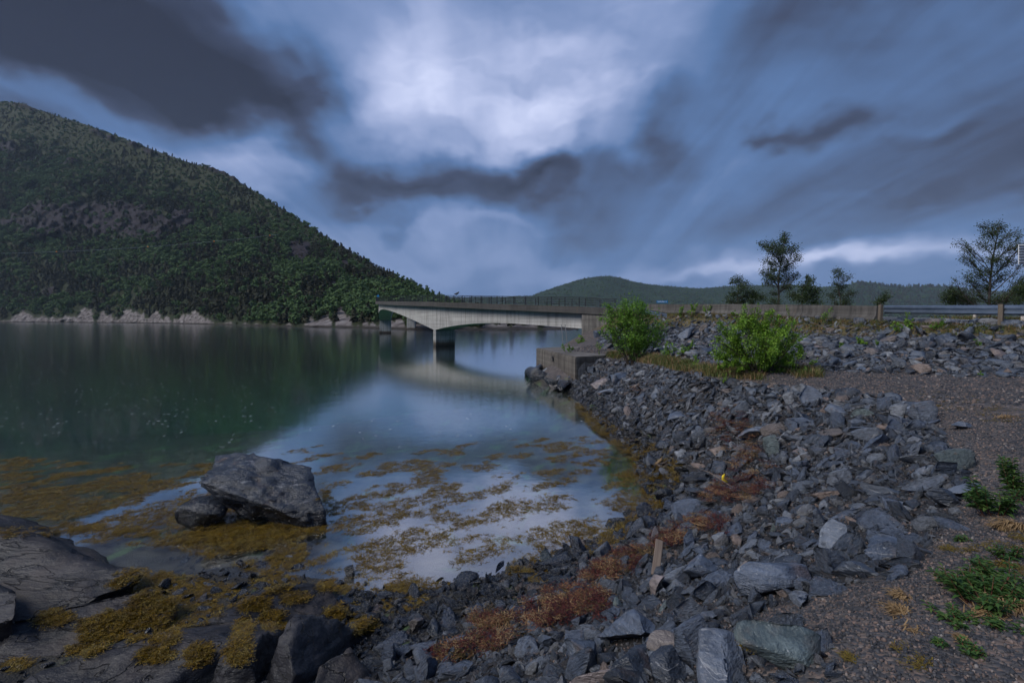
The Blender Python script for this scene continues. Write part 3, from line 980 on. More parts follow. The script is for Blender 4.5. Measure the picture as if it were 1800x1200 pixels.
# trees stand one by one in the slope's cells, by ground area
cellA = np.linalg.norm(np.cross(np.stack([X2[:-1, 1:] - X2[:-1, :-1], Y2[:-1, 1:] - Y2[:-1, :-1]], -1).reshape(-1, 2),
                                np.stack([X2[1:, :-1] - X2[:-1, :-1], Y2[1:, :-1] - Y2[:-1, :-1]], -1).reshape(-1, 2))[:, None], axis=1)
cT = T[:-1, :-1].ravel(); cB = rockm[:-1, :-1].ravel(); cS = shore[:-1, :-1].ravel(); cC = C[:-1, :-1].ravel(); cD = Y2[:-1, :-1].ravel()
dens = (1 - np.clip(cB * 1.15, 0, 0.90)) * (1 - np.clip(cS * 1.6, 0, 1)) * (cT >= 0.0) * (cT < 1.02)
open_ = sstep(0.66, 0.92, cT) * sstep(700, 250, cC)
nB = fbm(np.stack([cC / 30, cT * 22, np.zeros(len(cC))], 1), 61, 4, 0.6)
dens = dens * (1 - 0.18 * open_ * sstep(-0.25, 0.2, nB))
spacing = np.where(cD < 330, 8.0, np.where(cD < 520, 13.0, 22.0))
lam = cellA / spacing * dens
cnt = np.random.default_rng(5).poisson(lam)
cell = np.repeat(np.arange(len(lam)), cnt)
rg = np.random.default_rng(6)
r_, c_ = cell // (nx - 1), cell % (nx - 1)
fu, fv = rg.random(len(cell)), rg.random(len(cell))


def bil(A):
    return A[r_, c_] * (1 - fu) * (1 - fv) + A[r_, c_ + 1] * fu * (1 - fv) + A[r_ + 1, c_] * (1 - fu) * fv + A[r_ + 1, c_ + 1] * fu * fv


Pt = np.stack([bil(X2), bil(Y2), bil(Z2) - 0.3], 1)
kindn = fbm(np.stack([C[r_, c_] / 42, YP[r_, c_] / 30, np.zeros(len(cell))], 1), 91, 4, 0.6) + rg.normal(size=len(cell)) * 0.16
birchy = kindn > -0.06 - 0.25 * np.exp(-((YP[r_, c_] - 540) / 30.0) ** 2) * (C[r_, c_] > 380) + 0.12 * np.exp(-((YP[r_, c_] - 505) / 40.0) ** 2) * (C[r_, c_] < 480)
idx = np.where(birchy, rg.integers(4, 8, len(cell)), rg.integers(0, 4, len(cell)))
heathy = (rg.random(len(cell)) < 0.10 + 0.25 * sstep(0.7, 0.95, cT[cell]))
idx = np.where(heathy, rg.integers(8, 10, len(cell)), idx)
hgt = (3.6 + 6.2 * rg.random(len(cell)) ** 1.5) * (1 - 0.40 * sstep(0.6, 0.95, cT[cell])) * np.where(cD[cell] < 330, 0.85, 1.0)
hgt = np.where(heathy, hgt * 0.55, hgt) * np.where(cD[cell] > 520, 1.25, 1.0)
wid = hgt * rg.uniform(0.95, 1.4, len(cell))
scl = np.stack([wid, wid, hgt], 1)
rot = np.stack([rg.normal(size=len(cell)) * 0.06, rg.normal(size=len(cell)) * 0.06, rg.uniform(0, 6.28, len(cell))], 1)
print('forest trees', len(cell))
scatter('forest', FORMS, Pt, rot, scl, idx, 'dense dark pine and birch forest covering the mountain slope', 'forest')

# ------------------------------------------------------------------ far hills
HR = [(600, 523), (790, 523), (880, 522), (935, 520), (960, 510), (990, 500), (1020, 491), (1045, 486.5), (1070, 485), (1090, 488), (1110, 494), (1135, 499), (1170, 503), (1230, 507),
      (1270, 504), (1300, 502), (1360, 501), (1419, 501), (1436, 505), (1480, 502), (1505, 498), (1530, 499), (1580, 504), (1655, 503), (1700, 510), (1760, 516), (1900, 505), (2300, 490), (2700, 520)]


def far_hill(name, table_, d0, d1, c0, c1, sc, label, seed):
    cc = np.arange(c0, c1, 5.0)
    rr = np.concatenate([np.linspace(-0.03, 1, 60), np.linspace(1.05, 1.6, 6)])
    C_, T_ = np.meshgrid(cc, rr)
    yr = table(table_, C_)
    ys = HZ + EYE * F / d0
    t1 = np.clip(T_, 0, 1)
    d = d0 + (d1 - d0) * t1 + np.clip(T_ - 1, 0, 1) * 900
    y = ys + (yr - ys) * t1 ** 0.9
    z = EYE + (HZ - y) / F * d
    z = z * (1 - np.clip(T_ - 1, 0, 1) * 0.9)
    x = (C_ - 900) / F * d
    q = fbm(np.stack([x.ravel() * 0.004, d.ravel() * 0.003, z.ravel() * 0.002], 1), seed, 5, 0.55).reshape(x.shape)
    d2 = d * (1 + q * 0.06 * (1 - t1 ** 4))
    x2 = (C_ - 900) / F * d2
    z2 = np.where(T_ < 0, -6, z + q * 14 * sstep(0, 0.2, T_) * (1 - sstep(0.85, 1.0, T_)))
    V_ = np.stack([x2.ravel(), d2.ravel(), z2.ravel()], 1)
    ny_, nx_ = x.shape
    i_ = (np.arange(ny_ - 1)[:, None] * nx_ + np.arange(nx_ - 1)[None, :]).ravel()
    o = link(name, mesh_from(name, V_, np.stack([i_, i_ + 1, i_ + nx_ + 1, i_ + nx_], 1), True), M['hill'])
    tag(o, label, None, None, 'structure')
    return C_, T_, x2, d2, z2


m_, t = mat('hill_forest_ground')
pos = t.n('ShaderNodeNewGeometry').outputs['Position']
n1 = t.noise(pos, 0.012, 6, 0.7)
n2 = t.noise(pos, 0.06, 5, 0.7)
c = t.ramp(n1, [(0.3, (0.010, 0.022, 0.012)), (0.5, (0.018, 0.036, 0.018)), (0.7, (0.032, 0.052, 0.024))])
c = t.mix(1.0, c, t.ramp(n2, [(0.3, 0.55), (0.7, 1.45)]), 'MULTIPLY')
finish(t, c, 0.95, n2, 1.0, 12.0, spec=0.1)
M['hill'] = m_
hillA = far_hill('hills', HR, 1700, 2500, 560, 2700, 1, 'distant wooded hills behind the bridge and road', 12)
Cq, Tq, xq, dq, zq = hillA
rg = np.random.default_rng(16)
n = 9000
rr_ = np.where(rg.random(n) < 0.16, rg.integers(57, 60, n), rg.integers(2, 59, n)); cc_ = rg.integers(0, xq.shape[1] - 1, n)
keep = (Cq[rr_, cc_] > 780) & (Cq[rr_, cc_] < 1880)
rr_, cc_ = rr_[keep], cc_[keep]; n = len(rr_)
ft = rg.random(n)[:, None]
Pt = np.stack([xq[rr_, cc_], dq[rr_, cc_], zq[rr_, cc_] - 1], 1) * (1 - ft) + np.stack([xq[rr_, cc_ + 1], dq[rr_, cc_ + 1], zq[rr_, cc_ + 1] - 1], 1) * ft
right = Cq[rr_, cc_] > 1490
idx = np.where((rg.random(n) < np.where(right, 0.8, 0.35)), rg.integers(0, 4, n), rg.integers(4, 8, n))
hh = rg.uniform(8, 15, n) * np.where(right, 1.25, 0.8) * np.where((rr_ > 56) & ~right, 0.7, 1)
scatter('hill_forest', [proto('hform_%02d' % k, o.data, None) for k, o in enumerate(FORMS[:8])], Pt,
        np.stack([np.zeros(n), np.zeros(n), rg.uniform(0, 6.28, n)], 1), np.stack([hh * 1.3, hh * 1.3, hh], 1), idx,
        'far forest fringe along the distant hills', 'forest')

# ------------------------------------------------------------------ road
m_, t = mat('asphalt')
pos = t.n('ShaderNodeNewGeometry').outputs['Position']
n_ = t.noise(pos, 30, 4, 0.6)
c = t.mix(t.noise(pos, 0.8, 4), (0.040, 0.041, 0.044), (0.065, 0.066, 0.07))
finish(t, c, 0.75, n_, 0.3, 0.01)
M['asphalt'] = m_
simple('road_paint', (0.62, 0.62, 0.60), (0.75, 0.75, 0.73), 20, 0.6, 0.0)


def path_of(poly, nrm, off=0.0, dz=0.0):
    return [(Vector((p[0] + n_[0] * off, p[1] + n_[1] * off, p[2] + dz)), Vector((n_[0], n_[1], 0))) for p, n_ in zip(poly, nrm)]


def strip(poly, nrm, a, b, dz, name, mt, parent=None):
    V_, F_ = [], []
    for i, (p, n_) in enumerate(zip(poly, nrm)):
        for o_ in (a, b):
            V_.append((p[0] + n_[0] * o_, p[1] + n_[1] * o_, p[2] + dz))
        if i:
            F_.append((2 * i - 2, 2 * i - 1, 2 * i + 1, 2 * i))
    o = link(name, mesh_from(name, V_, F_), mt, parent)
    return o


road = strip(ROADL, ROADN, 0.2, ROADW, 0.0, 'road', M['asphalt'])
tag(road, 'grey asphalt road running behind the barrier to the bridge', None, None, 'structure')
strip(ROADL, ROADN, 0.75, 0.87, 0.005, 'edge_line', M['road_paint'], road)
strip(ROADL, ROADN, ROADW - 0.7, ROADW - 0.55, 0.005, 'edge_line', M['road_paint'], road)

# ------------------------------------------------------------------ bridge
NODES = [((7.8, 52.0), -41), ((-13.6, 75.0), -34), ((-42.8, 144.0), -13.5), ((-46.0, 196.0), 3), ((-38.0, 240.0), 17)]
DECKZ = [5.95, 7.38, 10.2, 11.2, 11.0]
BR, BZ, BS = [], [], []
KN = []
s_acc = 0.0
prev = None
for i in range(4):
    (p0, h0), (p1, h1) = NODES[i], NODES[i + 1]
    p0, p1 = np.array(p0), np.array(p1)
    Lc = np.linalg.norm(p1 - p0)
    t0 = np.array([math.sin(R(h0)), math.cos(R(h0))]) * Lc; t1 = np.array([math.sin(R(h1)), math.cos(R(h1))]) * Lc
    z0, z1 = DECKZ[i], DECKZ[i + 1]
    sl = [(DECKZ[1] - DECKZ[0]), 0.5 * (DECKZ[2] - DECKZ[0]), 0.5 * (DECKZ[3] - DECKZ[1]), 0.5 * (DECKZ[4] - DECKZ[2]), 0]
    seg = 30 if i == 0 else 44
    KN.append(len(BR))
    for k in range(seg + (1 if i == 3 else 0)):
        u = k / seg
        h00, h10, h01, h11 = 2 * u ** 3 - 3 * u ** 2 + 1, u ** 3 - 2 * u ** 2 + u, -2 * u ** 3 + 3 * u ** 2, u ** 3 - u ** 2
        BR.append(h00 * p0 + h10 * t0 + h01 * p1 + h11 * t1)
        zlin = z0 + (z1 - z0) * u
        BZ.append(zlin)
KN.append(len(BR) - 1)
BR = np.array(BR); BZ = np.array(BZ)
# smooth the vertical profile
for _ in range(14):
    BZ[1:-1] = 0.25 * BZ[:-2] + 0.5 * BZ[1:-1] + 0.25 * BZ[2:]
BS = np.concatenate([[0], np.cumsum(np.linalg.norm(np.diff(BR, axis=0), axis=1))])
g = np.gradient(BR, axis=0); g /= np.linalg.norm(g, axis=1)[:, None]
BN = np.stack([g[:, 1], -g[:, 0]], 1)           # to the right when leaving the shore
BW = 7.2
BEAM = 0.78
# girder depth: haunched over the piers
knots = [(0, 1.95), (0.42, 2.05), (1.0, 4.65), (1.5, 1.9), (2.0, 5.9), (2.5, 2.2), (3.0, 5.2), (4.0, 2.2)]
ks = np.array([BS[k] for k in KN])


def arch_depth(s):
    i = int(np.clip(np.searchsorted(ks, s) - 1, 0, 3))
    u = (s - ks[i]) / (ks[i + 1] - ks[i])
    if i == 0:
        e0, mid, e1 = 2.55, 2.55, 4.70
        return e0 if u < 0.35 else e0 + (e1 - e0) * ((u - 0.35) / 0.65) ** 1.9
    tab = {1: (4.70, 1.95, 6.05), 2: (6.05, 2.2, 5.4), 3: (5.4, 2.2, 2.2)}[i]
    v = abs(2 * u - 1) ** 2.0
    return tab[1] + ((tab[0] if u < 0.5 else tab[2]) - tab[1]) * v


bridge = empty('bridge', (7.8, 52, 0))
tag(bridge, 'long curved concrete bridge with arched spans crossing the fjord', 'bridge')
B0 = Vector(bridge.location)


def rel_mesh(mb, name, mt, parent, smooth=False, base=None):
    base = B0 if base is None else base
    mb.V = [(v[0] - base[0], v[1] - base[1], v[2] - base[2]) for v in mb.V]
    return mb.build(name, mt, parent, smooth)


GI, GW = 0.9, 3.5         # girder inset from the deck edge and girder width
mb = MB()
V_, F_ = [], []
for i in range(len(BR)):
    p, n_, z_ = BR[i], BN[i], BZ[i]
    dep = arch_depth(BS[i])
    top = z_ - BEAM - 0.004 if True else z_
    for a, b in ((GI, top), (GI, z_ - dep), (GI + GW, z_ - dep), (GI + GW, top)):
        V_.append((p[0] + n_[0] * a, p[1] + n_[1] * a, b))
    if i:
        q = 4 * (i - 1)
        F_ += [(q, q + 1, q + 5, q + 4), (q + 1, q + 2, q + 6, q + 5), (q + 2, q + 3, q + 7, q + 6)]
F_ += [(0, 3, 2, 1), (len(V_) - 4, len(V_) - 3, len(V_) - 2, len(V_) - 1)]
mb.add(V_, F_)
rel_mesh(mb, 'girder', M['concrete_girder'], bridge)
bpath = [(Vector((p[0], p[1], z_)), Vector((n_[0], n_[1], 0))) for p, n_, z_ in zip(BR, BN, BZ)]
# extend the deck a little over the abutment
ext = (bpath[0][0] - Vector((g[0][0], g[0][1], 0.055)) * 8.0, bpath[0][1])
bp2 = [ext] + bpath
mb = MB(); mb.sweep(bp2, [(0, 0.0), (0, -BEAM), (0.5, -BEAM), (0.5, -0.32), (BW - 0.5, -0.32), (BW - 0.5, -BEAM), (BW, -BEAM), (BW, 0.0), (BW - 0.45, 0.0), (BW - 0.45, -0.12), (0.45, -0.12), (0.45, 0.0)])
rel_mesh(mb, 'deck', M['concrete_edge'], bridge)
mb = MB(); mb.sweep([(p + Vector((0, 0, -0.11)), r) for p, r in bp2], [(0.46, 0.0), (0.46, -0.005), (BW - 0.46, -0.005), (BW - 0.46, 0.0)])
rel_mesh(mb, 'carriageway', M['asphalt'], bridge)
for kk in (1, 2, 3):
    i = KN[kk]
    p, n_, z_ = BR[i], BN[i], BZ[i]
    dep = arch_depth(BS[i]) - 0.02
    th = (1.05, 1.4, 1.4)[kk - 1]
    gdir = Vector((g[i][0], g[i][1], 0)); nn = Vector((n_[0], n_[1], 0))
    c0 = Vector((p[0], p[1], 0)) + nn * (GI + GW / 2)
    mb = MB()
    V_ = []
    for zz_, fl in ((z_ - dep, 1.0), (0.6, 1.0), (-9.0, 1.02)):
        for a, b in ((-1, -1), (1, -1), (1, 1), (-1, 1)):
            q = c0 + nn * a * (GW / 2 - 0.003) * fl + gdir * b * th / 2 * fl
            V_.append((q.x, q.y, zz_))
    mb.add(V_, [(0, 1, 2, 3), (8, 11, 10, 9)] + [(4 * r0 + a, 4 * r0 + (a + 1) % 4, 4 * r0 + 4 + (a + 1) % 4, 4 * r0 + 4 + a) for r0 in (0, 1) for a in range(4)])
    rel_mesh(mb, 'pier', M['concrete_pier'], bridge)
# abutment block with wing wall
p, n_, z_ = BR[0], BN[0], BZ[0]
gdir = Vector((g[0][0], g[0][1], 0)); nn = Vector((n_[0], n_[1], 0))
mb = MB()
c0 = Vector((p[0], p[1], 0)) - gdir * 1.6 + nn * (BW / 2)
ang = math.atan2(nn.y, nn.x)
c0 = c0 - gdir * 2.6
mb.box((c0.x, c0.y, (z_ - BEAM - 0.02 + 0.2) / 2), (BW - 0.3, 8.2, z_ - BEAM - 0.02 - 0.2), (0, 0, ang))
ab = rel_mesh(mb, 'abutment', M['concrete_abutment'], bridge)

# railings: posts and three rails
post_me = MB().box((0, 0, 0.54), (0.09, 0.09, 1.08)).mesh('post')
post_me.materials.append(M['rail_paint'])


def station(s):
    x = np.interp(s, BS, BR[:, 0]); y = np.interp(s, BS, BR[:, 1]); z_ = np.interp(s, BS, BZ)
    n0 = np.interp(s, BS, BN[:, 0]); n1_ = np.interp(s, BS, BN[:, 1])
    return Vector((x, y, z_)), Vector((n0, n1_, 0)).normalized()


for side, off in ((0, 0.16), (1, BW - 0.16)):
    rl = empty('railing')
    rl.parent = bridge
    s = 0.3
    while s < BS[-1] - 0.5:
        q, nn_ = station(s)
        q = q + nn_ * off
        po = bpy.data.objects.new('post', post_me)
        COL.objects.link(po); po.parent = rl
        po.location = q - B0
        po.rotation_euler = (0, 0, math.atan2(nn_.y, nn_.x))
        s += 2.15
    for hz_, hh_, ww_ in ((1.06, 0.07, 0.09), (0.78, 0.045, 0.05), (0.50, 0.045, 0.05), (0.25, 0.045, 0.05)):
        mb = MB()
        pth = [(pp + rr * off + Vector((0, 0, hz_)), rr) for pp, rr in bpath]
        if side == 0:
            # the rails bend down towards the road end
            e1 = pth[0][0] - gdir * 2.2 + Vector((0, 0, -0.06 - hz_ * 0.10)); e2 = pth[0][0] - gdir * 4.6 + Vector((0, 0, -0.12 - hz_ * 0.42))
            pth = [(e2, pth[0][1]), (e1, pth[0][1])] + pth
        mb.sweep(pth, [(-ww_ / 2, -hh_ / 2), (ww_ / 2, -hh_ / 2), (ww_ / 2, hh_ / 2), (-ww_ / 2, hh_ / 2)])
        rel_mesh(mb, 'rail', M['rail_paint'], rl)

# ------------------------------------------------------------------ quay, ladder, barriers, guardrails, signs
quay_pts = [(2.0, 37.8), (4.0, 28.7), (6.1, 29.8), (7.6, 33.5), (6.4, 40.5)]
QZ = 2.12
mb = MB()
n = len(quay_pts)
V_ = [(x, y, zz_) for zz_ in (-2.5, QZ) for x, y in quay_pts]
mb.add(V_, [tuple(range(n)), tuple(range(n, 2 * n))] + [(i, (i + 1) % n, n + (i + 1) % n, n + i) for i in range(n)])
me = mb.mesh('quay')
bm = bmesh.new(); bm.from_mesh(me)
bmesh.ops.bevel(bm, geom=[e for e in bm.edges if max(v.co.z for v in e.verts) > 2], offset=0.06, segments=2, affect='EDGES')
bmesh.ops.triangulate(bm, faces=[f for f in bm.faces if len(f.verts) > 4])
bm.to_mesh(me); bm.free()
quay = empty('quay', (4.0, 28.7, 0))
tag(quay, 'weathered concrete quay block at the water below the bridge', 'quay')
me.transform(Matrix.Translation((-4.0, -28.7, 0)))
link('quay_wall', me, M['concrete_quay'], quay)
# pale repair patch, mooring ring and drain on the faces
mb = MB()
ex = Vector((2.1, 1.1, 0)).normalized(); nf = Vector((ex.y, -ex.x, 0))
pts2 = [(0.18, 0.75), (0.9, 0.5), (1.5, 0.9), (1.75, 1.35), (1.55, 1.72), (1.1, 1.66), (0.75, 1.8), (0.42, 1.55), (0.22, 1.3)]
a_ = [Vector((ex.x * u, ex.y * u, v)) + nf * 0.012 for u, v in pts2]
b_ = [p - nf * 0.05 for p in a_]
k = len(pts2)
mb.add(a_ + b_, [tuple(range(k)), tuple(range(2 * k - 1, k - 1, -1))] + [(i, (i + 1) % k, k + (i + 1) % k, k + i) for i in range(k)])
concrete('concrete_patch', (0.22, 0.205, 0.19), (0.30, 0.28, 0.265), 0.5, scale=3)
mb.build('repair_patch', M['concrete_patch'], quay)
el = Vector((-2.0, 9.1, 0)).normalized(); nl = Vector((-el.y, el.x, 0))
mb = MB()
cc = el * 4.6 + Vector((0, 0, 1.65)) + nl * 0.04
ring = [cc + el * 0.16 * math.cos(a) + Vector((0, 0, 0.16 * math.sin(a))) for a in np.linspace(0, 2 * math.pi, 13)]
mb.tube(ring, 0.045, 6, False)
mb.build('mooring_ring', M['rail_paint'], quay)
for s_ in (2.2, 4.4, 6.8):
    mb = MB()
    c_ = el * s_ + nl * 0.006 + Vector((0, 0, 0.9))
    mb.box(c_, (0.035, 0.012, 2.2), (0, 0, math.atan2(el.y, el.x)))
    mb.build('joint', M['concrete_edge'], quay)

# ladder leaning on the abutment front
lb = Vector((5.55, 47.2, gz(5.55, 47.2)))
lad = empty('ladder', lb)
tag(lad, 'thin metal ladder standing by the bridge abutment', 'ladder')
for s_ in (-0.21, 0.21):
    MB().tube([(s_, 0, 0), (s_ + 0.02 - 0.15, 1.0, 2.45)], 0.035, 6).build('rail', M['steel_grey'], lad)
for k in range(7):
    u = (k + 0.6) / 7.4
    MB().tube([(-0.21 - 0.13 * u, u, 2.45 * u), (0.21 - 0.13 * u, u, 2.45 * u)], 0.022, 5).build('rung', M['steel_grey'], lad)

RS = np.concatenate([[0], np.cumsum(np.linalg.norm(np.diff(ROADL[:, :2], axis=0), axis=1))])


def rstat(s):
    return (Vector((np.interp(s, RS, ROADL[:, 0]), np.interp(s, RS, ROADL[:, 1]), np.interp(s, RS, ROADL[:, 2]))),
            Vector((np.interp(s, RS, ROADN[:, 0]), np.interp(s, RS, ROADN[:, 1]), 0)).normalized())


def s_at_px(px):
    p = 900 + F * ROADL[:, 0] / np.maximum(ROADL[:, 1], 1)
    return float(np.interp(px, p[:44], RS[:44]))


sb0, sb1 = s_at_px(1138), s_at_px(1545)
NB = 4
blab = ['concrete road barrier section farthest along, behind the left willow bush', 'concrete road barrier section second from the bridge, with shrubs at its foot',
        'concrete road barrier section behind the large willow bush', 'concrete road barrier section that ends at the steel guardrail']
prof = [(-0.30, -0.35), (0.30, -0.35), (0.30, 0.08), (0.17, 0.30), (0.11, 0.80), (-0.11, 0.80), (-0.17, 0.30), (-0.30, 0.08)]
simple('hole_dark', (0.012, 0.012, 0.012), (0.02, 0.02, 0.02), 4, 0.9, 0.0)
for i in range(NB):
    a, b = sb0 + (sb1 - sb0) * i / NB + 0.015, sb0 + (sb1 - sb0) * (i + 1) / NB - 0.015
    base, _ = rstat(a)
    e = empty('road_barrier', base)
    tag(e, blab[i], 'barrier', 'concrete barrier sections along the road')
    pth = []
    for u in np.linspace(a, b, 6):
        q, r_ = rstat(u)
        pth.append((q - base, r_))
    mb = MB(); mb.sweep(pth, prof)
    mb.build('body', M['concrete_barrier'], e)
    for u in (0.25, 0.75):
        q, r_ = rstat(a + (b - a) * u)
        q = q - base - r_ * 0.142 + Vector((0, 0, 0.52))
        MB().tube([q, q + r_ * 0.02], 0.04, 8).build('lifting_hole', M['hole_dark'], e)


def wbeam(h=0.42, d=0.085):
    pts = [(0.0, 0.5), (-0.35, 0.47), (-1.0, 0.36), (-1.0, 0.16), (-0.15, 0.05), (-0.15, -0.05), (-1.0, -0.16), (-1.0, -0.36), (-0.35, -0.47), (0.0, -0.5)]
    return [(a * d, b * h) for a, b in pts]


def guardrail(name, label, spans, off, posts, face, mt_post, cz):
    base, r_ = rstat(spans[0])
    e = empty(name, base)
    tag(e, label, 'guardrail')
    pth = []
    for s_ in np.linspace(spans[0], spans[1], 40):
        q, r_ = rstat(s_)
        pth.append((q + r_ * off - base + Vector((0, 0, cz)), r_))
    pr = [(a * face, b) for a, b in wbeam()]
    pr2 = pr + [(a + 0.012 * face, b * 0.985) for a, b in reversed(pr)]
    mb = MB(); mb.sweep(pth, pr2)
    mb.build('rail', M['steel'], e)
    for px_ in posts:
        s_ = px_
        q, r_ = rstat(s_)
        q = q + r_ * (off - 0.13 * face) - base if face > 0 else q + r_ * (off + 0.12) - base
        mb = MB(); mb.box((0, 0, cz - 0.28), (0.15, 0.15, 1.05), (0, R(3), math.atan2(r_.y, r_.x)))
        o = mb.build('post', mt_post, e)
        o.location = q
    return e


g0, g1 = s_at_px(1556), RS[-1] - 1
guardrail('guardrail', 'blue-grey steel guardrail on wooden posts along the near road edge', (g0, g1), 0.0,
          [s_at_px(1553) - 0.05, s_at_px(1762)] + [s_at_px(1762) + 4 * k for k in range(1, 9)], 1.0, M['post_wood'], 0.62)
guardrail('guardrail', 'low far guardrail on pale posts beyond the road, seen under the near rail', (s_at_px(1500), g1), ROADW + 0.35,
          [s_at_px(1500) + 2.6 * k for k in range(0, 14)], -1.0, M['post_pale'], 0.55)
# short slanting guardrail end by the bridge
b0 = Vector((11.0, 41.6, 0)); b1 = Vector((13.6, 40.0, 0))
e = empty('guardrail_end', (b0.x, b0.y, 4.0))
tag(e, 'short sloping steel guardrail end beside the bridge bush', 'guardrail')
r_ = Vector((b1.y - b0.y, -(b1.x - b0.x), 0)).normalized()
mb = MB(); mb.sweep([(Vector((0, 0, 1.45)), r_), ((b1 - b0) + Vector((0, 0, 0.85)), r_)], wbeam(0.35) + [(a + 0.012, b) for a, b in reversed(wbeam(0.35))])
mb.build('rail', M['steel'], e)
for u in (0.15, 0.85):
    q = (b1 - b0) * u
    zb = gz(b0.x + q.x, b0.y + q.y) - 4.0
    zt = 1.45 - 0.6 * u
    MB().box((q.x + r_.x * 0.1, q.y + r_.y * 0.1, (zb - 0.2 + zt) / 2), (0.12, 0.12, zt - zb + 0.3)).build('post', M['post_wood'], e)


def at(px, py, d):
    return Vector(((px - 900) / F * d, d, EYE + (HZ - py) / F * d))


# blue place-name board beyond the road
c_ = at(1164, 530.2, 66)
zg = float(gz(c_.x, c_.y))
sg = empty('road_sign', (c_.x, c_.y, max(zg, 0)))
tag(sg, 'small blue place-name sign beyond the road barrier', 'sign')
zc = c_.z - sg.location.z
MB().box((0, 0, zc), (1.62, 0.04, 0.36)).build('board', M['sign_blue'], sg)
for k, (xx, ww) in enumerate([(-0.62, 0.10), (-0.5, 0.07), (-0.39, 0.08), (-0.27, 0.09), (-0.15, 0.08), (-0.03, 0.06), (0.08, 0.08), (0.19, 0.09), (0.31, 0.07), (0.56, 0.12)]):
    MB().box((xx, -0.024, zc + (0.02 if k % 3 == 0 else 0)), (ww * 0.75, 0.006, 0.13 if k % 3 else 0.17)).build('lettering', M['sign_white'], sg)
for xx in (-0.6, 0.6):
    MB().tube([(xx, 0.05, -0.2), (xx, 0.05, zc)], 0.04, 6).build('post', M['steel_grey'], sg)
# back of a ribbed white sign at the right edge
c_ = at(1813, 447, 22)
zg = float(gz(c_.x, c_.y))
sg = empty('ribbed_sign', (c_.x, c_.y, zg))
tag(sg, 'pale sign panel with horizontal ribs at the right edge above the guardrail', 'sign')
zc = c_.z - zg
MB().box((0, 0, zc), (1.25, 0.03, 0.95)).build('panel', M['sign_white'], sg)
for k in range(7):
    MB().box((0, -0.035, zc - 0.40 + k * 0.133), (1.25, 0.04, 0.045)).build('rib', M['steel_grey'], sg)
MB().tube([(0.1, 0.06, -0.3), (0.1, 0.06, zc + 0.45)], 0.05, 8).build('post', M['steel_grey'], sg)
# small round blue sign at the far end of the bridge
c_, nn_ = station(ks[2] + 4)
c_ = c_ + nn_ * 0.15
sg = empty('round_sign', c_)
tag(sg, 'tiny round blue road sign at the far end of the bridge railing', 'sign')
MB().tube([(0, 0, -0.1), (0, 0, 1.6)], 0.05, 6).build('post', M['steel_grey'], sg)
MB().tube([(0, -0.08, 1.75), (0, -0.05, 1.75)], 0.42, 16).build('disc', M['sign_blue'], sg)

# gull perched on the bridge rail
c_, nn_ = station(float(np.interp(-801, -(900 + F * BR[:KN[2], 0] / BR[:KN[2], 1]), BS[:KN[2]])))
c_ = c_ + nn_ * 0.16 + Vector((0, 0, 1.1))
simple('bird_dark', (0.03, 0.03, 0.032), (0.06, 0.06, 0.062), 6, 0.8, 0.0)
mb = MB(); mb.tube([(-0.42, 0, 0.22), (-0.2, 0, 0.2), (0.05, 0, 0.26), (0.22, 0, 0.36), (0.34, 0, 0.48), (0.44, 0, 0.46)], [0.02, 0.1, 0.16, 0.13, 0.085, 0.02], 8)
mb.tube([(0.02, 0, 0.2), (0.02, 0, -0.02)], 0.025, 5)
bird = mb.build('bird', M['bird_dark'], None, True)
bird.location = c_
tag(bird, 'small dark bird perched on the bridge railing', 'bird')

# overhead line with orange markers across the mountain
pA = Vector(((-420 - 900) / F * 470, 470, EYE + (HZ - 440) / F * 470))
pB = Vector(((490 - 900) / F * 560, 560, EYE + (HZ - 412) / F * 560))
pl_ = empty('power_line', pB)
tag(pl_, 'overhead power line with orange marker balls crossing the mountain slope', 'power line')


def cab(u):
    p = pA.lerp(pB, u)
    p.z -= 4 * 12 * u * (1 - u)
    return p - pB


MB().tube([cab(u) for u in np.linspace(0, 1, 50)], 0.13, 4).build('cable', M['cable'], pl_)
for pxm in (99, 260, 376, 475):
    best_u = min(np.linspace(0, 1, 600), key=lambda u: abs(900 + F * (cab(u) + pB).x / (cab(u) + pB).y - pxm))
    q = cab(best_u)
    bm = bmesh.new(); bmesh.ops.create_icosphere(bm, subdivisions=2, radius=0.75)
    me = bpy.data.meshes.new('marker_ball'); bm.to_mesh(me); bm.free()
    link('marker_ball', me, M['marker_orange'], pl_, q)


# ------------------------------------------------------------------ plants
def skeleton(mb, a, b, r0, r1, rg, bend=0.12, n=4):
    a, b = Vector(a), Vector(b)
    L = (b - a).length
    off = Vector(rg.normal(size=3)) * bend * L
    pts, rad = [], []
    for k in range(n + 1):
        u = k / n
        pts.append(a.lerp(b, u) + off * (4 * u * (1 - u)) * 0.5)
        rad.append(r0 + (r1 - r0) * u)
    mb.tube(pts, rad, 5, False)
    return pts


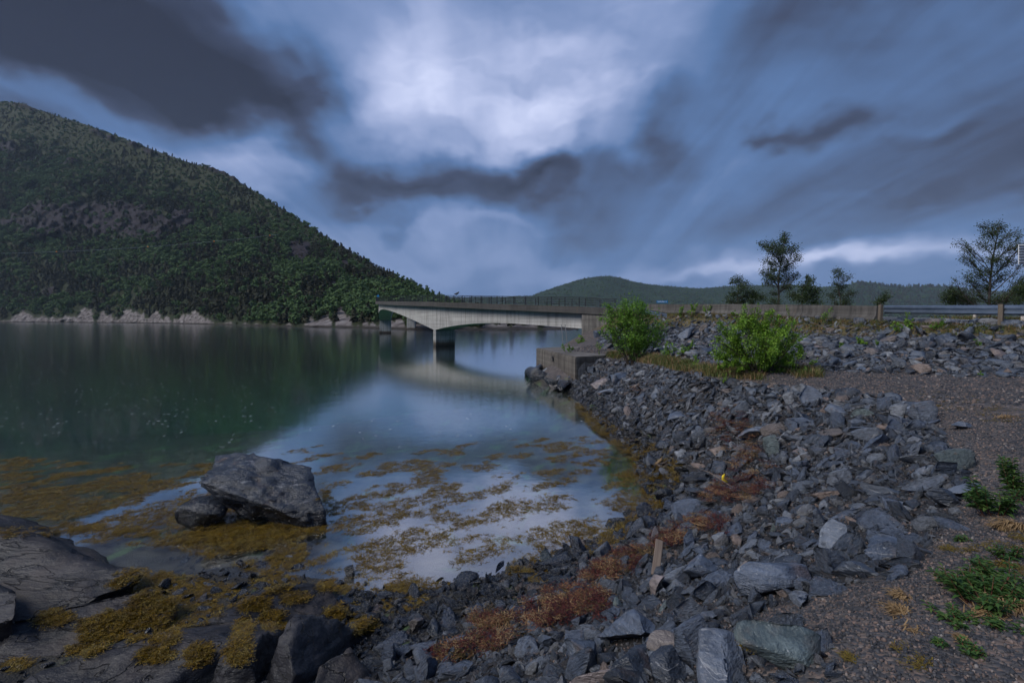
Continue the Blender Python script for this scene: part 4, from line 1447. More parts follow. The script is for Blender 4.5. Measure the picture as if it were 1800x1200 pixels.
def foliage_thing(name, label, cat, base, lobes, leaves, leaf, mt_leaf, mt_wood, seed, trunk=None, trunk_r=0.08, twig=14, group=None, stems=None, fill=0.75, droop=0.0, wn=('crown', 'trunk')):
    """lobes: (x,y,z,r) relative to the base; every lobe is fed by a limb, twigs carry the leaves"""
    rg = np.random.default_rng(seed)
    e = empty(name, base)
    tag(e, label, cat, group)
    wood = MB()
    cen, nrm = [], []
    tot = sum(l[3] ** 2 for l in lobes)
    tp = None
    if trunk:
        tp = [Vector(p) for p in trunk]
        wood.tube(tp, list(np.linspace(trunk_r * 0.75, trunk_r * 0.12, len(tp))), 7, False)
    for lx, ly, lz, lr in lobes:
        c_ = Vector((lx, ly, lz))
        if tp:
            # leave the trunk below the lobe
            cand = []
            for i in range(len(tp) - 1):
                for u in (0, 0.33, 0.66):
                    q = tp[i].lerp(tp[i + 1], u)
                    cand.append((abs((c_ - q).length - 1.2 * (c_.z - q.z + 0.3)) + 0.4 * (c_ - q).length, i + u, q))
            cand.sort(key=lambda v: v[0])
            st_ = cand[0][2]; r0 = trunk_r * 0.24 * (1 - cand[0][1] / len(tp)) + 0.010
        else:
            st_ = Vector((lx * 0.12 + rg.normal() * 0.05, ly * 0.12 + rg.normal() * 0.05, -0.05)); r0 = trunk_r * 0.4
        limb = skeleton(wood, st_, c_, r0, r0 * 0.35, rg, 0.10)
        nl_ = int(leaves * lr * lr / tot)
        ntw = max(5, int(twig * (lr / 0.5) ** 1.0))
        per = max(1, nl_ // ntw)
        for k in range(ntw):
            d = rg.normal(size=3); d /= np.linalg.norm(d)
            rr = lr * rg.uniform(0.55, 1.12)
            tip = c_ + Vector((d[0] * rr, d[1] * rr, d[2] * rr * 0.85 + 0.1 * lr))
            s0 = limb[rg.integers(1, len(limb))]
            tw = skeleton(wood, s0, tip, r0 * 0.3, 0.003, rg, 0.14, 3)
            u = rg.random(per) ** 0.6
            ax = (tip - s0)
            q = np.array(s0)[None] + np.array(ax)[None] * u[:, None]
            q = q + rg.normal(size=(per, 3)) * lr * 0.16 * fill
            cen.append(q)
            nn_ = rg.normal(size=(per, 3)) * 0.7 + np.array([0, 0, 0.75])[None] + 0.35 * d[None]
            nrm.append(nn_)
    cen = np.concatenate(cen); nrm = np.concatenate(nrm)
    sz = leaf * rg.uniform(0.6, 1.35, len(cen))
    V_ = leaf_quads(cen, nrm, sz, sz * 0.55, rg, droop)
    wood.build(wn[1], mt_wood, e, True)
    link(wn[0], mesh_from(wn[0], V_, tris_of_quads(len(cen))), mt_leaf, e)
    return e


def plant_px(lobes_px, base_px, d, seed, spread=0.6, jit=0.35):
    """lobes given as photo pixels round a plant that stands at depth d; depth offsets are real"""
    rg = np.random.default_rng(seed)
    if d is None:
        d = hit(*base_px).y
    bx = (base_px[0] - 900) / F * d
    zb = float(gz(bx, d))
    out = []
    for px, py, r in lobes_px:
        dy = rg.normal() * r / F * d * jit
        x = (px - 900) / F * d - bx
        z_ = EYE + (HZ - py) / F * d - zb
        out.append((x, dy, max(z_, 0.08), r / F * d))
    return Vector((bx, d, zb)), out


# the two big willow bushes
b, lo = plant_px([(1112, 552, 34), (1087, 557, 29), (1137, 562, 31), (1110, 537, 25), (1147, 582, 27), (1082, 582, 25), (1112, 582, 34), (1064, 562, 16), (1057, 580, 11), (1167, 572, 16),
                  (1122, 597, 27), (1097, 537, 18), (1130, 540, 16), (1152, 597, 18), (1074, 544, 16), (1122, 602, 22), (1097, 600, 20)], (1112, 618), 26.5, 1)
foliage_thing('willow_bush', 'tall bright green willow bush beside the bridge abutment', 'bush', b, lo, 15000, 0.105, M['leaf_bush'], M['bark_dark'], 1, trunk_r=0.07, twig=12, wn=('leaves', 'stems'))
b, lo = plant_px([(1330, 570, 30), (1295, 575, 28), (1365, 580, 30), (1330, 600, 34), (1280, 605, 26), (1380, 610, 26), (1315, 552, 18), (1350, 558, 18), (1275, 580, 18), (1400, 590, 16), (1405, 615, 14),
                  (1345, 625, 26), (1300, 628, 22), (1385, 632, 18), (1265, 625, 16), (1262, 600, 12), (1395, 572, 10), (1290, 552, 10), (1328, 540, 9), (1375, 556, 10), (1305, 645, 12), (1345, 645, 14), (1375, 648, 12)],
                 (1335, 655), 15.6, 2)
foliage_thing('willow_bush', 'wide bright green willow bush in front of the concrete barriers', 'bush', b, lo, 26000, 0.062, M['leaf_willow'], M['bark_dark'], 2, trunk_r=0.06, twig=13, wn=('leaves', 'stems'))
# lighter low shrubs
small = [
    ([(1278, 625, 14), (1262, 640, 10), (1290, 640, 10)], (1275, 655), 15.0, 'low yellow-green shrub at the left foot of the wide willow bush', 900, 0.06),
    ([(1318, 630, 11), (1322, 612, 8)], (1315, 655), 14.9, 'small leafy shoot in front of the wide willow bush', 600, 0.055),
    ([(1398, 622, 12), (1392, 640, 9), (1405, 610, 8)], (1395, 655), 15.3, 'small leafy shrub at the right foot of the wide willow bush', 700, 0.055),
    ([(1180, 610, 12), (1172, 600, 8), (1170, 622, 9)], (1176, 630), 23, 'thin brownish-green shrub right of the tall willow bush', 500, 0.08),
    ([(1205, 610, 9), (1215, 603, 8), (1198, 618, 7)], (1206, 626), 22, 'small dark green shrub on the slope between the two willow bushes', 500, 0.075),
    ([(1226, 632, 9), (1222, 640, 6)], (1224, 646), 18, 'wispy shrub by the grass between the willow bushes', 260, 0.06),
    ([(1021, 592, 8), (1024, 600, 8), (1017, 601, 6)], (1021, 606), 44, 'small bright shrub against the bridge abutment', 420, 0.14),
    ([(1000, 609, 7), (990, 607, 5), (1008, 610, 5)], (999, 613), 33, 'low green plants growing on the quay top', 300, 0.10),
    ([(1055, 608, 6), (1050, 604, 4)], (1054, 612), 30, 'small green herb on the gravel behind the quay', 160, 0.08),
    ([(1589, 571, 11), (1600, 563, 8), (1577, 577, 8), (1585, 584, 9), (1570, 566, 6), (1594, 552, 5)], (1588, 590), 15.8, 'bright yellow-green shrub on the stones below the guardrail start', 900, 0.055),
    ([(1647, 568, 9), (1655, 563, 6), (1640, 574, 6)], (1648, 580), 15.6, 'small bright shrub right of the guardrail shrub', 420, 0.05),
    ([(1478, 606, 6), (1486, 610, 5)], (1482, 616), 13.6, 'little lime green tuft on the middle of the stone embankment', 220, 0.05),
    ([(1512, 600, 8), (1520, 603, 6), (1506, 596, 5)], (1514, 609), 14.2, 'bright lime green sprawling plant on the stone embankment', 420, 0.05),
    ([(1543, 601, 5), (1546, 605, 4)], (1543, 609), 14.2, 'small green sprig right of the sprawling embankment plant', 140, 0.045),
    ([(1432, 634, 6), (1425, 640, 5)], (1430, 646), 14.2, 'small green sprig at the right end of the grass strip', 180, 0.045),
    ([(1414, 647, 6), (1405, 652, 5)], (1410, 657), 13.9, 'low leafy weed in front of the wide willow bush', 180, 0.045),
    ([(1722, 603, 5), (1716, 597, 4)], (1720, 609), 13.6, 'yellowish sprig near the top right of the embankment', 120, 0.04),
    ([(1724, 658, 5)], (1724, 662), 12.9, 'single lime green tuft at the right foot of the embankment', 110, 0.04),
    ([(1277, 661, 7), (1270, 668, 5), (1284, 652, 4)], (1275, 676), 14.0, 'thin sprouting twig at the bank edge below the wide bush', 150, 0.05),
    ([(1199, 541, 6), (1195, 546, 5)], (1197, 552), 40, 'leftmost green shoot growing at the barrier foot', 220, 0.12),
    ([(1218, 540, 8), (1224, 534, 5), (1212, 546, 5)], (1218, 552), 39, 'rounded green shrub at the barrier foot', 380, 0.12),
    ([(1240, 543, 6), (1250, 539, 5), (1245, 547, 5)], (1244, 553), 38, 'third green shoot from the bridge at the barrier foot', 280, 0.11),
    ([(1455, 548, 6), (1450, 553, 5), (1461, 541, 5), (1443, 553, 4)], (1454, 560), 27, 'green shoots at the foot of the last barrier section', 320, 0.08),
    ([(1384, 545, 4), (1385, 538, 3)], (1384, 556), 30, 'thin green sprig in front of the barrier beside the wide bush', 90, 0.08),
]
for i, (lp, bp_, d, lab, nl_, lf) in enumerate(small):
    b, lo = plant_px(lp, bp_, None if d < 27 else d, 50 + i)
    lf = lf * b.y / d
    foliage_thing('shrub', lab, 'shrub', b, lo, nl_, lf, M['leaf_willow'] if i % 3 != 1 else M['leaf_bush'], M['bark_dark'], 70 + i, trunk_r=0.025, twig=7, wn=('leaves', 'stems'))


# wind-shaped trees beyond the road
def tree_px(lobes, base, d, trunk_px, label, n, leaf, seed, tr=0.11, mt='leaf_birch'):
    b, lo = plant_px([(a_, b_, r_ * 1.32) for a_, b_, r_ in lobes], base, d, seed, jit=0.55)
    tp = []
    for px, py in trunk_px:
        tp.append(((px - base[0]) / F * d, 0.0, EYE + (HZ - py) / F * d - b.z))
    tp[0] = (tp[0][0], 0, -0.2)
    foliage_thing('birch_tree', label, 'tree', b, lo, int(n * 2.0), leaf * 0.75, M[mt], M['bark'], seed, trunk=tp, trunk_r=tr, twig=24, fill=1.3, group='trees beyond the road')


tree_px([(1378, 421, 11), (1381, 436, 12), (1345, 437, 10), (1358, 430, 11), (1338, 430, 7), (1366, 445, 12), (1392, 438, 10), (1396, 452, 10), (1372, 460, 13), (1352, 458, 10), (1386, 470, 12), (1360, 473, 10),
         (1345, 484, 11), (1338, 478, 7), (1395, 486, 11), (1372, 490, 12), (1355, 494, 8), (1404, 483, 7), (1384, 505, 9), (1362, 515, 7), (1380, 412, 6)], (1368, 548), 46,
        [(1368, 548), (1369, 515), (1368, 490), (1371, 470), (1377, 445), (1380, 415)], 'tallest slender tree beyond the barriers', 4200, 0.20, 21, 0.16)
tree_px([(1408, 505, 13), (1420, 495, 8), (1425, 515, 11), (1412, 525, 15), (1398, 520, 10), (1430, 530, 10), (1365, 528, 10), (1355, 535, 8), (1418, 488, 5)], (1410, 548), 44,
        [(1410, 548), (1409, 525), (1412, 505), (1418, 492)], 'bushy green tree just right of the tallest tree', 3000, 0.18, 22, 0.09, 'leaf_birch')
tree_px([(1297, 492, 9), (1286, 496, 6), (1308, 498, 7), (1298, 505, 10), (1290, 516, 9), (1306, 516, 9), (1285, 527, 9), (1300, 530, 9), (1310, 528, 8)], (1296, 548), 48,
        [(1296, 548), (1296, 525), (1298, 505), (1298, 490)], 'small pale leaved tree nearest the wide willow bush', 1700, 0.19, 23, 0.08)
tree_px([(1330, 515, 10), (1322, 522, 9), (1335, 523, 8), (1318, 532, 8)], (1326, 548), 47, [(1326, 548), (1328, 530), (1329, 515)], 'low rounded tree left of the tallest tree', 1100, 0.18, 24, 0.06)
tree_px([(1476, 474, 7), (1466, 478, 5), (1472, 486, 9), (1482, 488, 8), (1470, 499, 8), (1486, 502, 9), (1480, 515, 11), (1494, 515, 8), (1468, 520, 8), (1500, 528, 9), (1485, 530, 10), (1466, 532, 7)], (1478, 550), 46,
        [(1478, 550), (1477, 525), (1473, 500), (1476, 472)], 'sparse brownish tree standing alone between the tall tree and the guardrail', 1700, 0.17, 25, 0.09)
tree_px([(1548, 520, 8), (1541, 527, 6), (1557, 527, 7), (1550, 533, 7)], (1548, 548), 34, [(1548, 548), (1548, 533), (1549, 520)], 'little tree above the joint of barrier and guardrail', 700, 0.12, 26, 0.04)
tree_px([(1735, 395, 9), (1758, 393, 9), (1768, 400, 9), (1728, 408, 10), (1748, 410, 12), (1775, 412, 11), (1790, 412, 8), (1690, 425, 9), (1697, 435, 8), (1688, 447, 8), (1718, 430, 12), (1745, 433, 14), (1770, 435, 13), (1795, 432, 11),
         (1703, 455, 10), (1725, 455, 12), (1752, 458, 13), (1778, 460, 13), (1800, 460, 10), (1690, 488, 11), (1710, 480, 11), (1735, 480, 13), (1765, 485, 13), (1790, 487, 12), (1720, 500, 12), (1748, 505, 14), (1775, 508, 13),
         (1680, 490, 6), (1740, 525, 12), (1770, 528, 12), (1715, 520, 9)], (1738, 552), 33,
        [(1738, 552), (1739, 520), (1741, 490), (1744, 460), (1750, 430), (1757, 396)], 'wide spreading tree at the right edge behind the guardrail', 5600, 0.135, 27, 0.14)
tree_px([(1668, 512, 10), (1662, 522, 9), (1680, 518, 10), (1692, 524, 10), (1672, 530, 10), (1700, 530, 9), (1712, 528, 9)], (1682, 550), 35, [(1682, 550), (1680, 533), (1676, 518)], 'low dark bushy tree at the left foot of the wide spreading tree', 2200, 0.14, 28, 0.06)
tree_px([(1790, 505, 13), (1805, 498, 12), (1800, 520, 14), (1780, 525, 11), (1822, 510, 14), (1830, 490, 12)], (1802, 550), 32, [(1802, 550), (1802, 530), (1806, 505)], 'dark bushy tree filling the right edge below the wide tree', 2200, 0.14, 29, 0.07)


# ------------------------------------------------------------------ foreground herbs
def herb(px, py, label, nst, h, spread, seed, lf=0.07, mt='leaf_herb', stem='stem_red', top=None):
    rg = np.random.default_rng(seed)
    b = hit(px, py)
    e = empty('fireweed', b)
    tag(e, label, 'plant')
    wood = MB(); cen, dr_ = [], []
    V_all = []
    for k in range(nst):
        a = rg.uniform(0, 6.28); rr = rg.random() ** 0.5 * spread * 0.35
        hh_ = h * rg.uniform(0.6, 1.1)
        p0 = Vector((math.cos(a) * rr, math.sin(a) * rr, -0.02))
        p1 = p0 + Vector((math.cos(a) * spread * rg.uniform(0.1, 0.7), math.sin(a) * spread * rg.uniform(0.1, 0.7), hh_))
        pts = skeleton(wood, p0, p1, 0.0032, 0.0015, rg, 0.06, 4)
        nlv = int(12 + 26 * hh_ / 0.3)
        for q in range(nlv):
            u = 0.30 + 0.70 * (q + rg.random()) / nlv
            f = u * (len(pts) - 1); i0 = min(int(f), len(pts) - 2)
            c_ = pts[i0].lerp(pts[i0 + 1], f - i0)
            az = q * 2.4 + rg.normal() * 0.3
            L = lf * rg.uniform(0.7, 1.25) * (1.1 - 0.45 * u)
            o_ = Vector((math.cos(az), math.sin(az), rg.uniform(-0.1, 0.7))).normalized()
            s_ = Vector((-math.sin(az), math.cos(az), 0)) * L * 0.17
            m1 = c_ + o_ * L * 0.5 + Vector((0, 0, L * 0.06)); tp_ = c_ + o_ * L - Vector((0, 0, L * 0.22))
            V_all += [c_, m1 + s_, tp_, m1 - s_]
    wood.build('stems', M[stem], e)
    link('leaves', mesh_from('leaves', np.array([tuple(v) for v in V_all]), tris_of_quads(len(V_all) // 4)), M[mt], e)
    return e


herb(1745, 905, 'upright green fireweed clump with red stems at the right edge of the path', 13, 0.30, 0.22, 1, 0.085)
herb(1795, 880, 'leafy green fireweed cut off by the right frame edge', 14, 0.36, 0.25, 2, 0.085)
herb(1690, 1035, 'green fireweed with a few yellow leaves left of the large herb patch', 10, 0.13, 0.16, 3, 0.06)
herb(1735, 1065, 'large sprawling green herb patch on the lower right gravel', 22, 0.15, 0.24, 4, 0.065)
herb(1780, 1040, 'green herb at the right edge beside the large herb patch', 16, 0.16, 0.22, 5, 0.065)
herb(1765, 985, 'pale yellow-green sprig above the large herb patch', 8, 0.13, 0.10, 6, 0.05)
herb(1685, 950, 'tiny green sprig on the gravel between stones and fireweed clump', 4, 0.07, 0.07, 7, 0.05)
herb(1665, 1085, 'small green herb below the yellow leaved fireweed', 6, 0.07, 0.10, 8, 0.05)
herb(1700, 1100, 'low flat green herb in the middle of the lower right gravel', 10, 0.05, 0.14, 9, 0.05)
herb(1700, 1150, 'small red-stemmed herb near the bottom right corner', 7, 0.07, 0.08, 10, 0.045)
herb(1650, 1140, 'tiny reddish herb left of the red-stemmed herb near the bottom', 4, 0.05, 0.06, 11, 0.04)
herb(1775, 1110, 'sparse herb at the right edge near the bottom corner', 8, 0.06, 0.12, 12, 0.05)


def tuft(px, py, label, n, L, seed, mt='leaf_straw', lay=0.9, name='dry_grass_tuft'):
    rg = np.random.default_rng(seed)
    b = hit(px, py)
    V_ = []
    a0 = rg.uniform(0, 6.28)
    for k in range(n):
        a = a0 + rg.normal() * lay
        p = np.array([rg.normal() * 0.25 * L, rg.normal() * 0.2 * L, 0.0])
        l_ = L * rg.uniform(0.5, 1.2)
        up = rg.uniform(0.05, 0.65)
        d = np.array([math.cos(a), math.sin(a), up]); d /= np.linalg.norm(d)
        s_ = np.array([-math.sin(a), math.cos(a), 0]) * 0.0032
        m1 = p + d * l_ * 0.55; tp_ = p + d * l_ - np.array([0, 0, l_ * up * 0.7])
        V_ += [p - s_, p + s_, m1 + s_ * 0.9, m1 - s_ * 0.9, m1 - s_ * 0.9, m1 + s_ * 0.9, tp_ + s_ * 0.2, tp_ - s_ * 0.2]
    o = link(name, mesh_from(name, np.array(V_), tris_of_quads(len(V_) // 4)), M[mt], None, b)
    return tag(o, label, 'grass')


tuft(1590, 1048, 'small straw coloured grass tuft on the gravel, upper of a pair', 160, 0.085, 1)
tuft(1585, 1078, 'small straw coloured grass tuft on the gravel, lower of a pair', 160, 0.10, 2)
tuft(1680, 1030, 'dry straw grass under the yellow leaved fireweed', 200, 0.13, 3)
tuft(1735, 1085, 'dry straw grass below the large herb patch', 220, 0.13, 4)
tuft(1790, 1065, 'dry straw grass at the right edge beside the herbs', 260, 0.16, 5)
tuft(1790, 925, 'flattened dry grass at the right edge under the fireweed', 240, 0.16, 6)
tuft(1765, 928, 'dry grass stems in front of the upright fireweed clump', 160, 0.12, 7)
tuft(1700, 1130, 'wispy dry tuft beside the red-stemmed herb', 90, 0.06, 8)
tuft(1600, 1110, 'fine dry blades on the gravel below the pair of straw tufts', 40, 0.08, 9)
tuft(1765, 735, 'orange dry grass tuft at the far right of the path', 160, 0.20, 10)

# ------------------------------------------------------------------ rock shapes
def ico(sub):
    bm = bmesh.new(); bmesh.ops.create_icosphere(bm, subdivisions=sub, radius=1.0)
    V_ = np.array([v.co[:] for v in bm.verts]); F_ = np.array([[v.index for v in f.verts] for f in bm.faces])
    bm.free()
    return V_, F_


ICO = {s: ico(s) for s in (1, 2, 3, 4, 5)}


def rock_geom(sub, seed, dims=(1, 1, 1), ncut=9, cmin=0.42, cmax=0.85, amp=0.035, strata=0.0, chips=0, freq=2.2, cuts=(), sdir=(0.15, 0.2, 1.0)):
    """stone cut by fracture planes out of a lump, then roughened along its layering"""
    rg = np.random.default_rng(seed)
    V_, F_ = ICO[sub]
    V_ = V_ * 1.0
    V_ = np.sign(V_) * np.abs(V_) ** 0.8
    for c_ in cuts:
        nv = np.array(c_[:3], float); nv /= np.linalg.norm(nv)
        V_ = V_ - np.maximum(0, V_ @ nv - c_[3])[:, None] * nv[None]
    for k in range(ncut):
        nv = rg.normal(size=3); nv /= np.linalg.norm(nv)
        V_ = V_ - np.maximum(0, V_ @ nv - rg.uniform(cmin, cmax))[:, None] * nv[None]
    V_ = V_ * np.array(dims)[None]
    if amp:
        nr = V_ / (np.linalg.norm(V_, axis=1)[:, None] + 1e-9)
        V_ = V_ + nr * (fbm(V_ * freq + seed, seed, 5, 0.55) * amp)[:, None]
    if sub >= 4 and amp:
        cr_ = 1 - np.abs(fbm(V_ * freq * 1.3 + 7 + seed, seed + 9, 4, 0.6)) * 3.0
        V_ = V_ - nr * (np.clip(cr_, 0, 1) ** 3 * amp * 0.6)[:, None]
    if strata:
        sd_ = np.array(sdir, float); sd_ /= np.linalg.norm(sd_)
        h = V_ @ sd_
        hh = h * 9 + 1.2 * fbm(V_ * 1.6, seed + 3, 3)
        st_ = (np.abs((hh % 1.0) - 0.5) * 2) ** 0.6 - 0.6
        hd = V_ - h[:, None] * sd_[None]
        hd /= np.linalg.norm(hd, axis=1)[:, None] + 1e-9
        V_ = V_ + hd * (st_ * strata)[:, None]
    return V_, F_


TONES = {
    'dark grey': (0.042, 0.049, 0.062), 'blue-grey': (0.074, 0.086, 0.110), 'mid grey': (0.098, 0.106, 0.122), 'pale grey': (0.138, 0.146, 0.162),
    'brownish': (0.125, 0.098, 0.082), 'pinkish': (0.185, 0.142, 0.125), 'black': (0.024, 0.028, 0.036), 'greenish grey': (0.085, 0.100, 0.092),
}
ROCKS = []           # plan circles of rocks already placed: x, y, r


def hero(name, label, px, py, dims, seed, tone, rz=0.0, rx=0.0, ry=0.0, sink=0.25, sub=4, amp=0.04, strata=0.03, ncut=9, cmin=0.45, cmax=0.85, cuts=(), group=None, mt=None, pos=None, cat='rock', smooth=False, sdir=(0.15, 0.2, 1.0)):
    V_, F_ = rock_geom(sub, seed, dims, ncut, cmin, cmax, amp * max(dims), strata * max(dims), cuts=cuts, freq=2.2 / max(dims), sdir=sdir)
    M3 = np.array(Euler((R(rx), R(ry), R(rz))).to_matrix())
    V_ = V_ @ M3.T
    b = hit(px, py) if pos is None else Vector(pos)
    lo_ = V_[:, 2].min()
    V_[:, 2] -= lo_ + sink * (V_[:, 2].max() - lo_)
    o = link(name, mesh_from(name, V_, F_, smooth), mt or M['rock'], None, b)
    o.color = (*TONES[tone], 1)
    tag(o, label, cat, group)
    ROCKS.append((b.x, b.y, 0.42 * (V_[:, 0].max() - V_[:, 0].min() + V_[:, 1].max() - V_[:, 1].min()) / 2))
    return o


def bedrock(name, seed):
    m_, t = mat(name)
    pos = t.n('ShaderNodeNewGeometry').outputs['Position']
    q = t.mapping(pos, (1.0, 0.55, 1.6), (R(12), R(18), R(38)))
    lay = t.noise(t.mapping(pos, (0.7, 2.2, 3.0), (R(25), R(12), R(-32))), 1.2, 7, 0.66, 0.1)
    blot = t.noise(pos, 2.2, 6, 0.65)
    fine_ = t.noise(pos, 22, 4, 0.6)
    c = t.ramp(lay, [(0.28, (0.008, 0.009, 0.011)), (0.46, (0.017, 0.017, 0.021)), (0.58, (0.028, 0.027, 0.031)), (0.74, (0.060, 0.055, 0.058))])
    c = t.mix(1.0, c, t.ramp(blot, [(0.3, 0.6), (0.7, 1.45)]), 'MULTIPLY')
    brn = t.ramp(t.noise(pos, 1.1, 5, 0.6), [(0.5, 0.0), (0.68, 1.0)])
    c = t.mix(t.m('MULTIPLY', brn, 0.5), c, (0.060, 0.044, 0.034))
    sp = t.ramp(t.noise(pos, 30, 2, 0.5), [(0.70, 0.0), (0.75, 1.0)])
    c = t.mix(t.m('MULTIPLY', sp, 0.35), c, (0.30, 0.28, 0.25))
    crack = t.ramp(t.noise(t.mapping(pos, (0.5, 1.6, 2.5), (0, 0, R(-25))), 1.4, 4, 0.6, 1.2), [(0.485, 1.0), (0.497, 0.0), (0.503, 0.0), (0.515, 1.0)])
    c = t.mix(1.0, c, t.mix(crack, (0.4, 0.4, 0.4), (1, 1, 1)), 'MULTIPLY')
    h = t.m('ADD', t.m('MULTIPLY', lay, 1.2), t.m('ADD', t.m('MULTIPLY', blot, 0.5), t.m('ADD', t.m('MULTIPLY', fine_, 0.08), t.m('MULTIPLY', crack, 0.25))))
    finish(t, c, t.maprange(blot, 0.3, 0.7, 0.40, 0.65), h, 0.9, 0.07, spec=0.3)
    M[name] = m_
    return m_


bedrock('bedrock_wet', 1)
BW_ = M['bedrock_wet']
# the big tilted boulder in the shallows and the stone it leans on
hero('boulder', 'large dark tilted boulder lying in the seaweed shallows', 450, 925, (2.05, 1.15, 0.86), 3, 'black', rz=-12, ry=10, sink=0.24, sub=5, amp=0.10, strata=0.022, ncut=9, cmin=0.55, cmax=0.9,
     cuts=((-0.75, -0.3, -0.55, 0.42), (0.35, -0.55, 0.75, 0.52), (0.1, -0.9, -0.35, 0.55), (-0.6, -0.2, 0.75, 0.62)), pos=(-5.85, 10.6, 0.0), mt=None)
hero('boulder_prop', 'smaller dark boulder propping the left end of the tilted boulder', 350, 925, (0.62, 0.55, 0.48), 5, 'black', rz=20, sink=0.2, sub=4, pos=(-6.85, 10.15, -0.12))
# smooth wet bedrock, bottom left
bed = [
    ('broad smooth wet bedrock slab at the left edge with a long crack', (-9.5, 7.8, -1.42), (3.6, 2.0, 1.25), 11, -14, 4, 7),
    ('low dark bedrock ledge in the shadow at the left edge', (-8.0, 6.5, -0.45), (1.7, 0.7, 0.7), 12, -20, 0, 0),
    ('large dark sloping bedrock slab in the bottom left corner', (-4.35, 5.1, -0.55), (1.6, 0.75, 0.80), 13, 28, -8, -8),
    ('rounded bedrock hump with golden seaweed left of the striped dome', (-3.3, 6.5, -0.42), (1.05, 0.5, 0.62), 14, 30, 0, -6),
    ('tall dark bedrock fin just left of the striped dome', (-2.45, 5.5, -0.58), (0.52, 0.9, 0.74), 15, -25, 8, 6),
    ('rounded striped bedrock dome at the bottom centre left', (-1.80, 5.05, -0.56), (0.48, 0.7, 0.84), 16, -8, -6, 4),
    ('small wet bedrock knob between the slab and the fin', (-3.05, 5.35, -0.25), (0.42, 0.42, 0.60), 17, 10, 0, 0),
    ('low bedrock ledge at the very bottom left of the fin', (-2.75, 4.6, -0.2), (0.6, 0.4, 0.62), 18, 20, 0, 0),
    ('flat wet ledge between the left slab and the corner slab', (-6.2, 6.3, -0.38), (1.3, 0.6, 0.50), 19, 18, 0, 0),
]
for lab, p_, dm, sd_, rz_, rx_, ry_ in bed:
    hero('bedrock_outcrop', lab, 0, 0, dm, sd_, 'black', rz=rz_, rx=rx_, ry=ry_, sink=0.0, sub=5, amp=0.085, strata=0.020, ncut=10, cmin=0.55, cmax=0.9, pos=p_, mt=BW_, smooth=False, cuts=((0.05, -0.42, 0.9, 0.34),) if sd_ in (11, 12, 13, 19) else (), group='wet bedrock outcrops at the bottom left', cat='bedrock', sdir=(0.8, -0.3, 0.6))

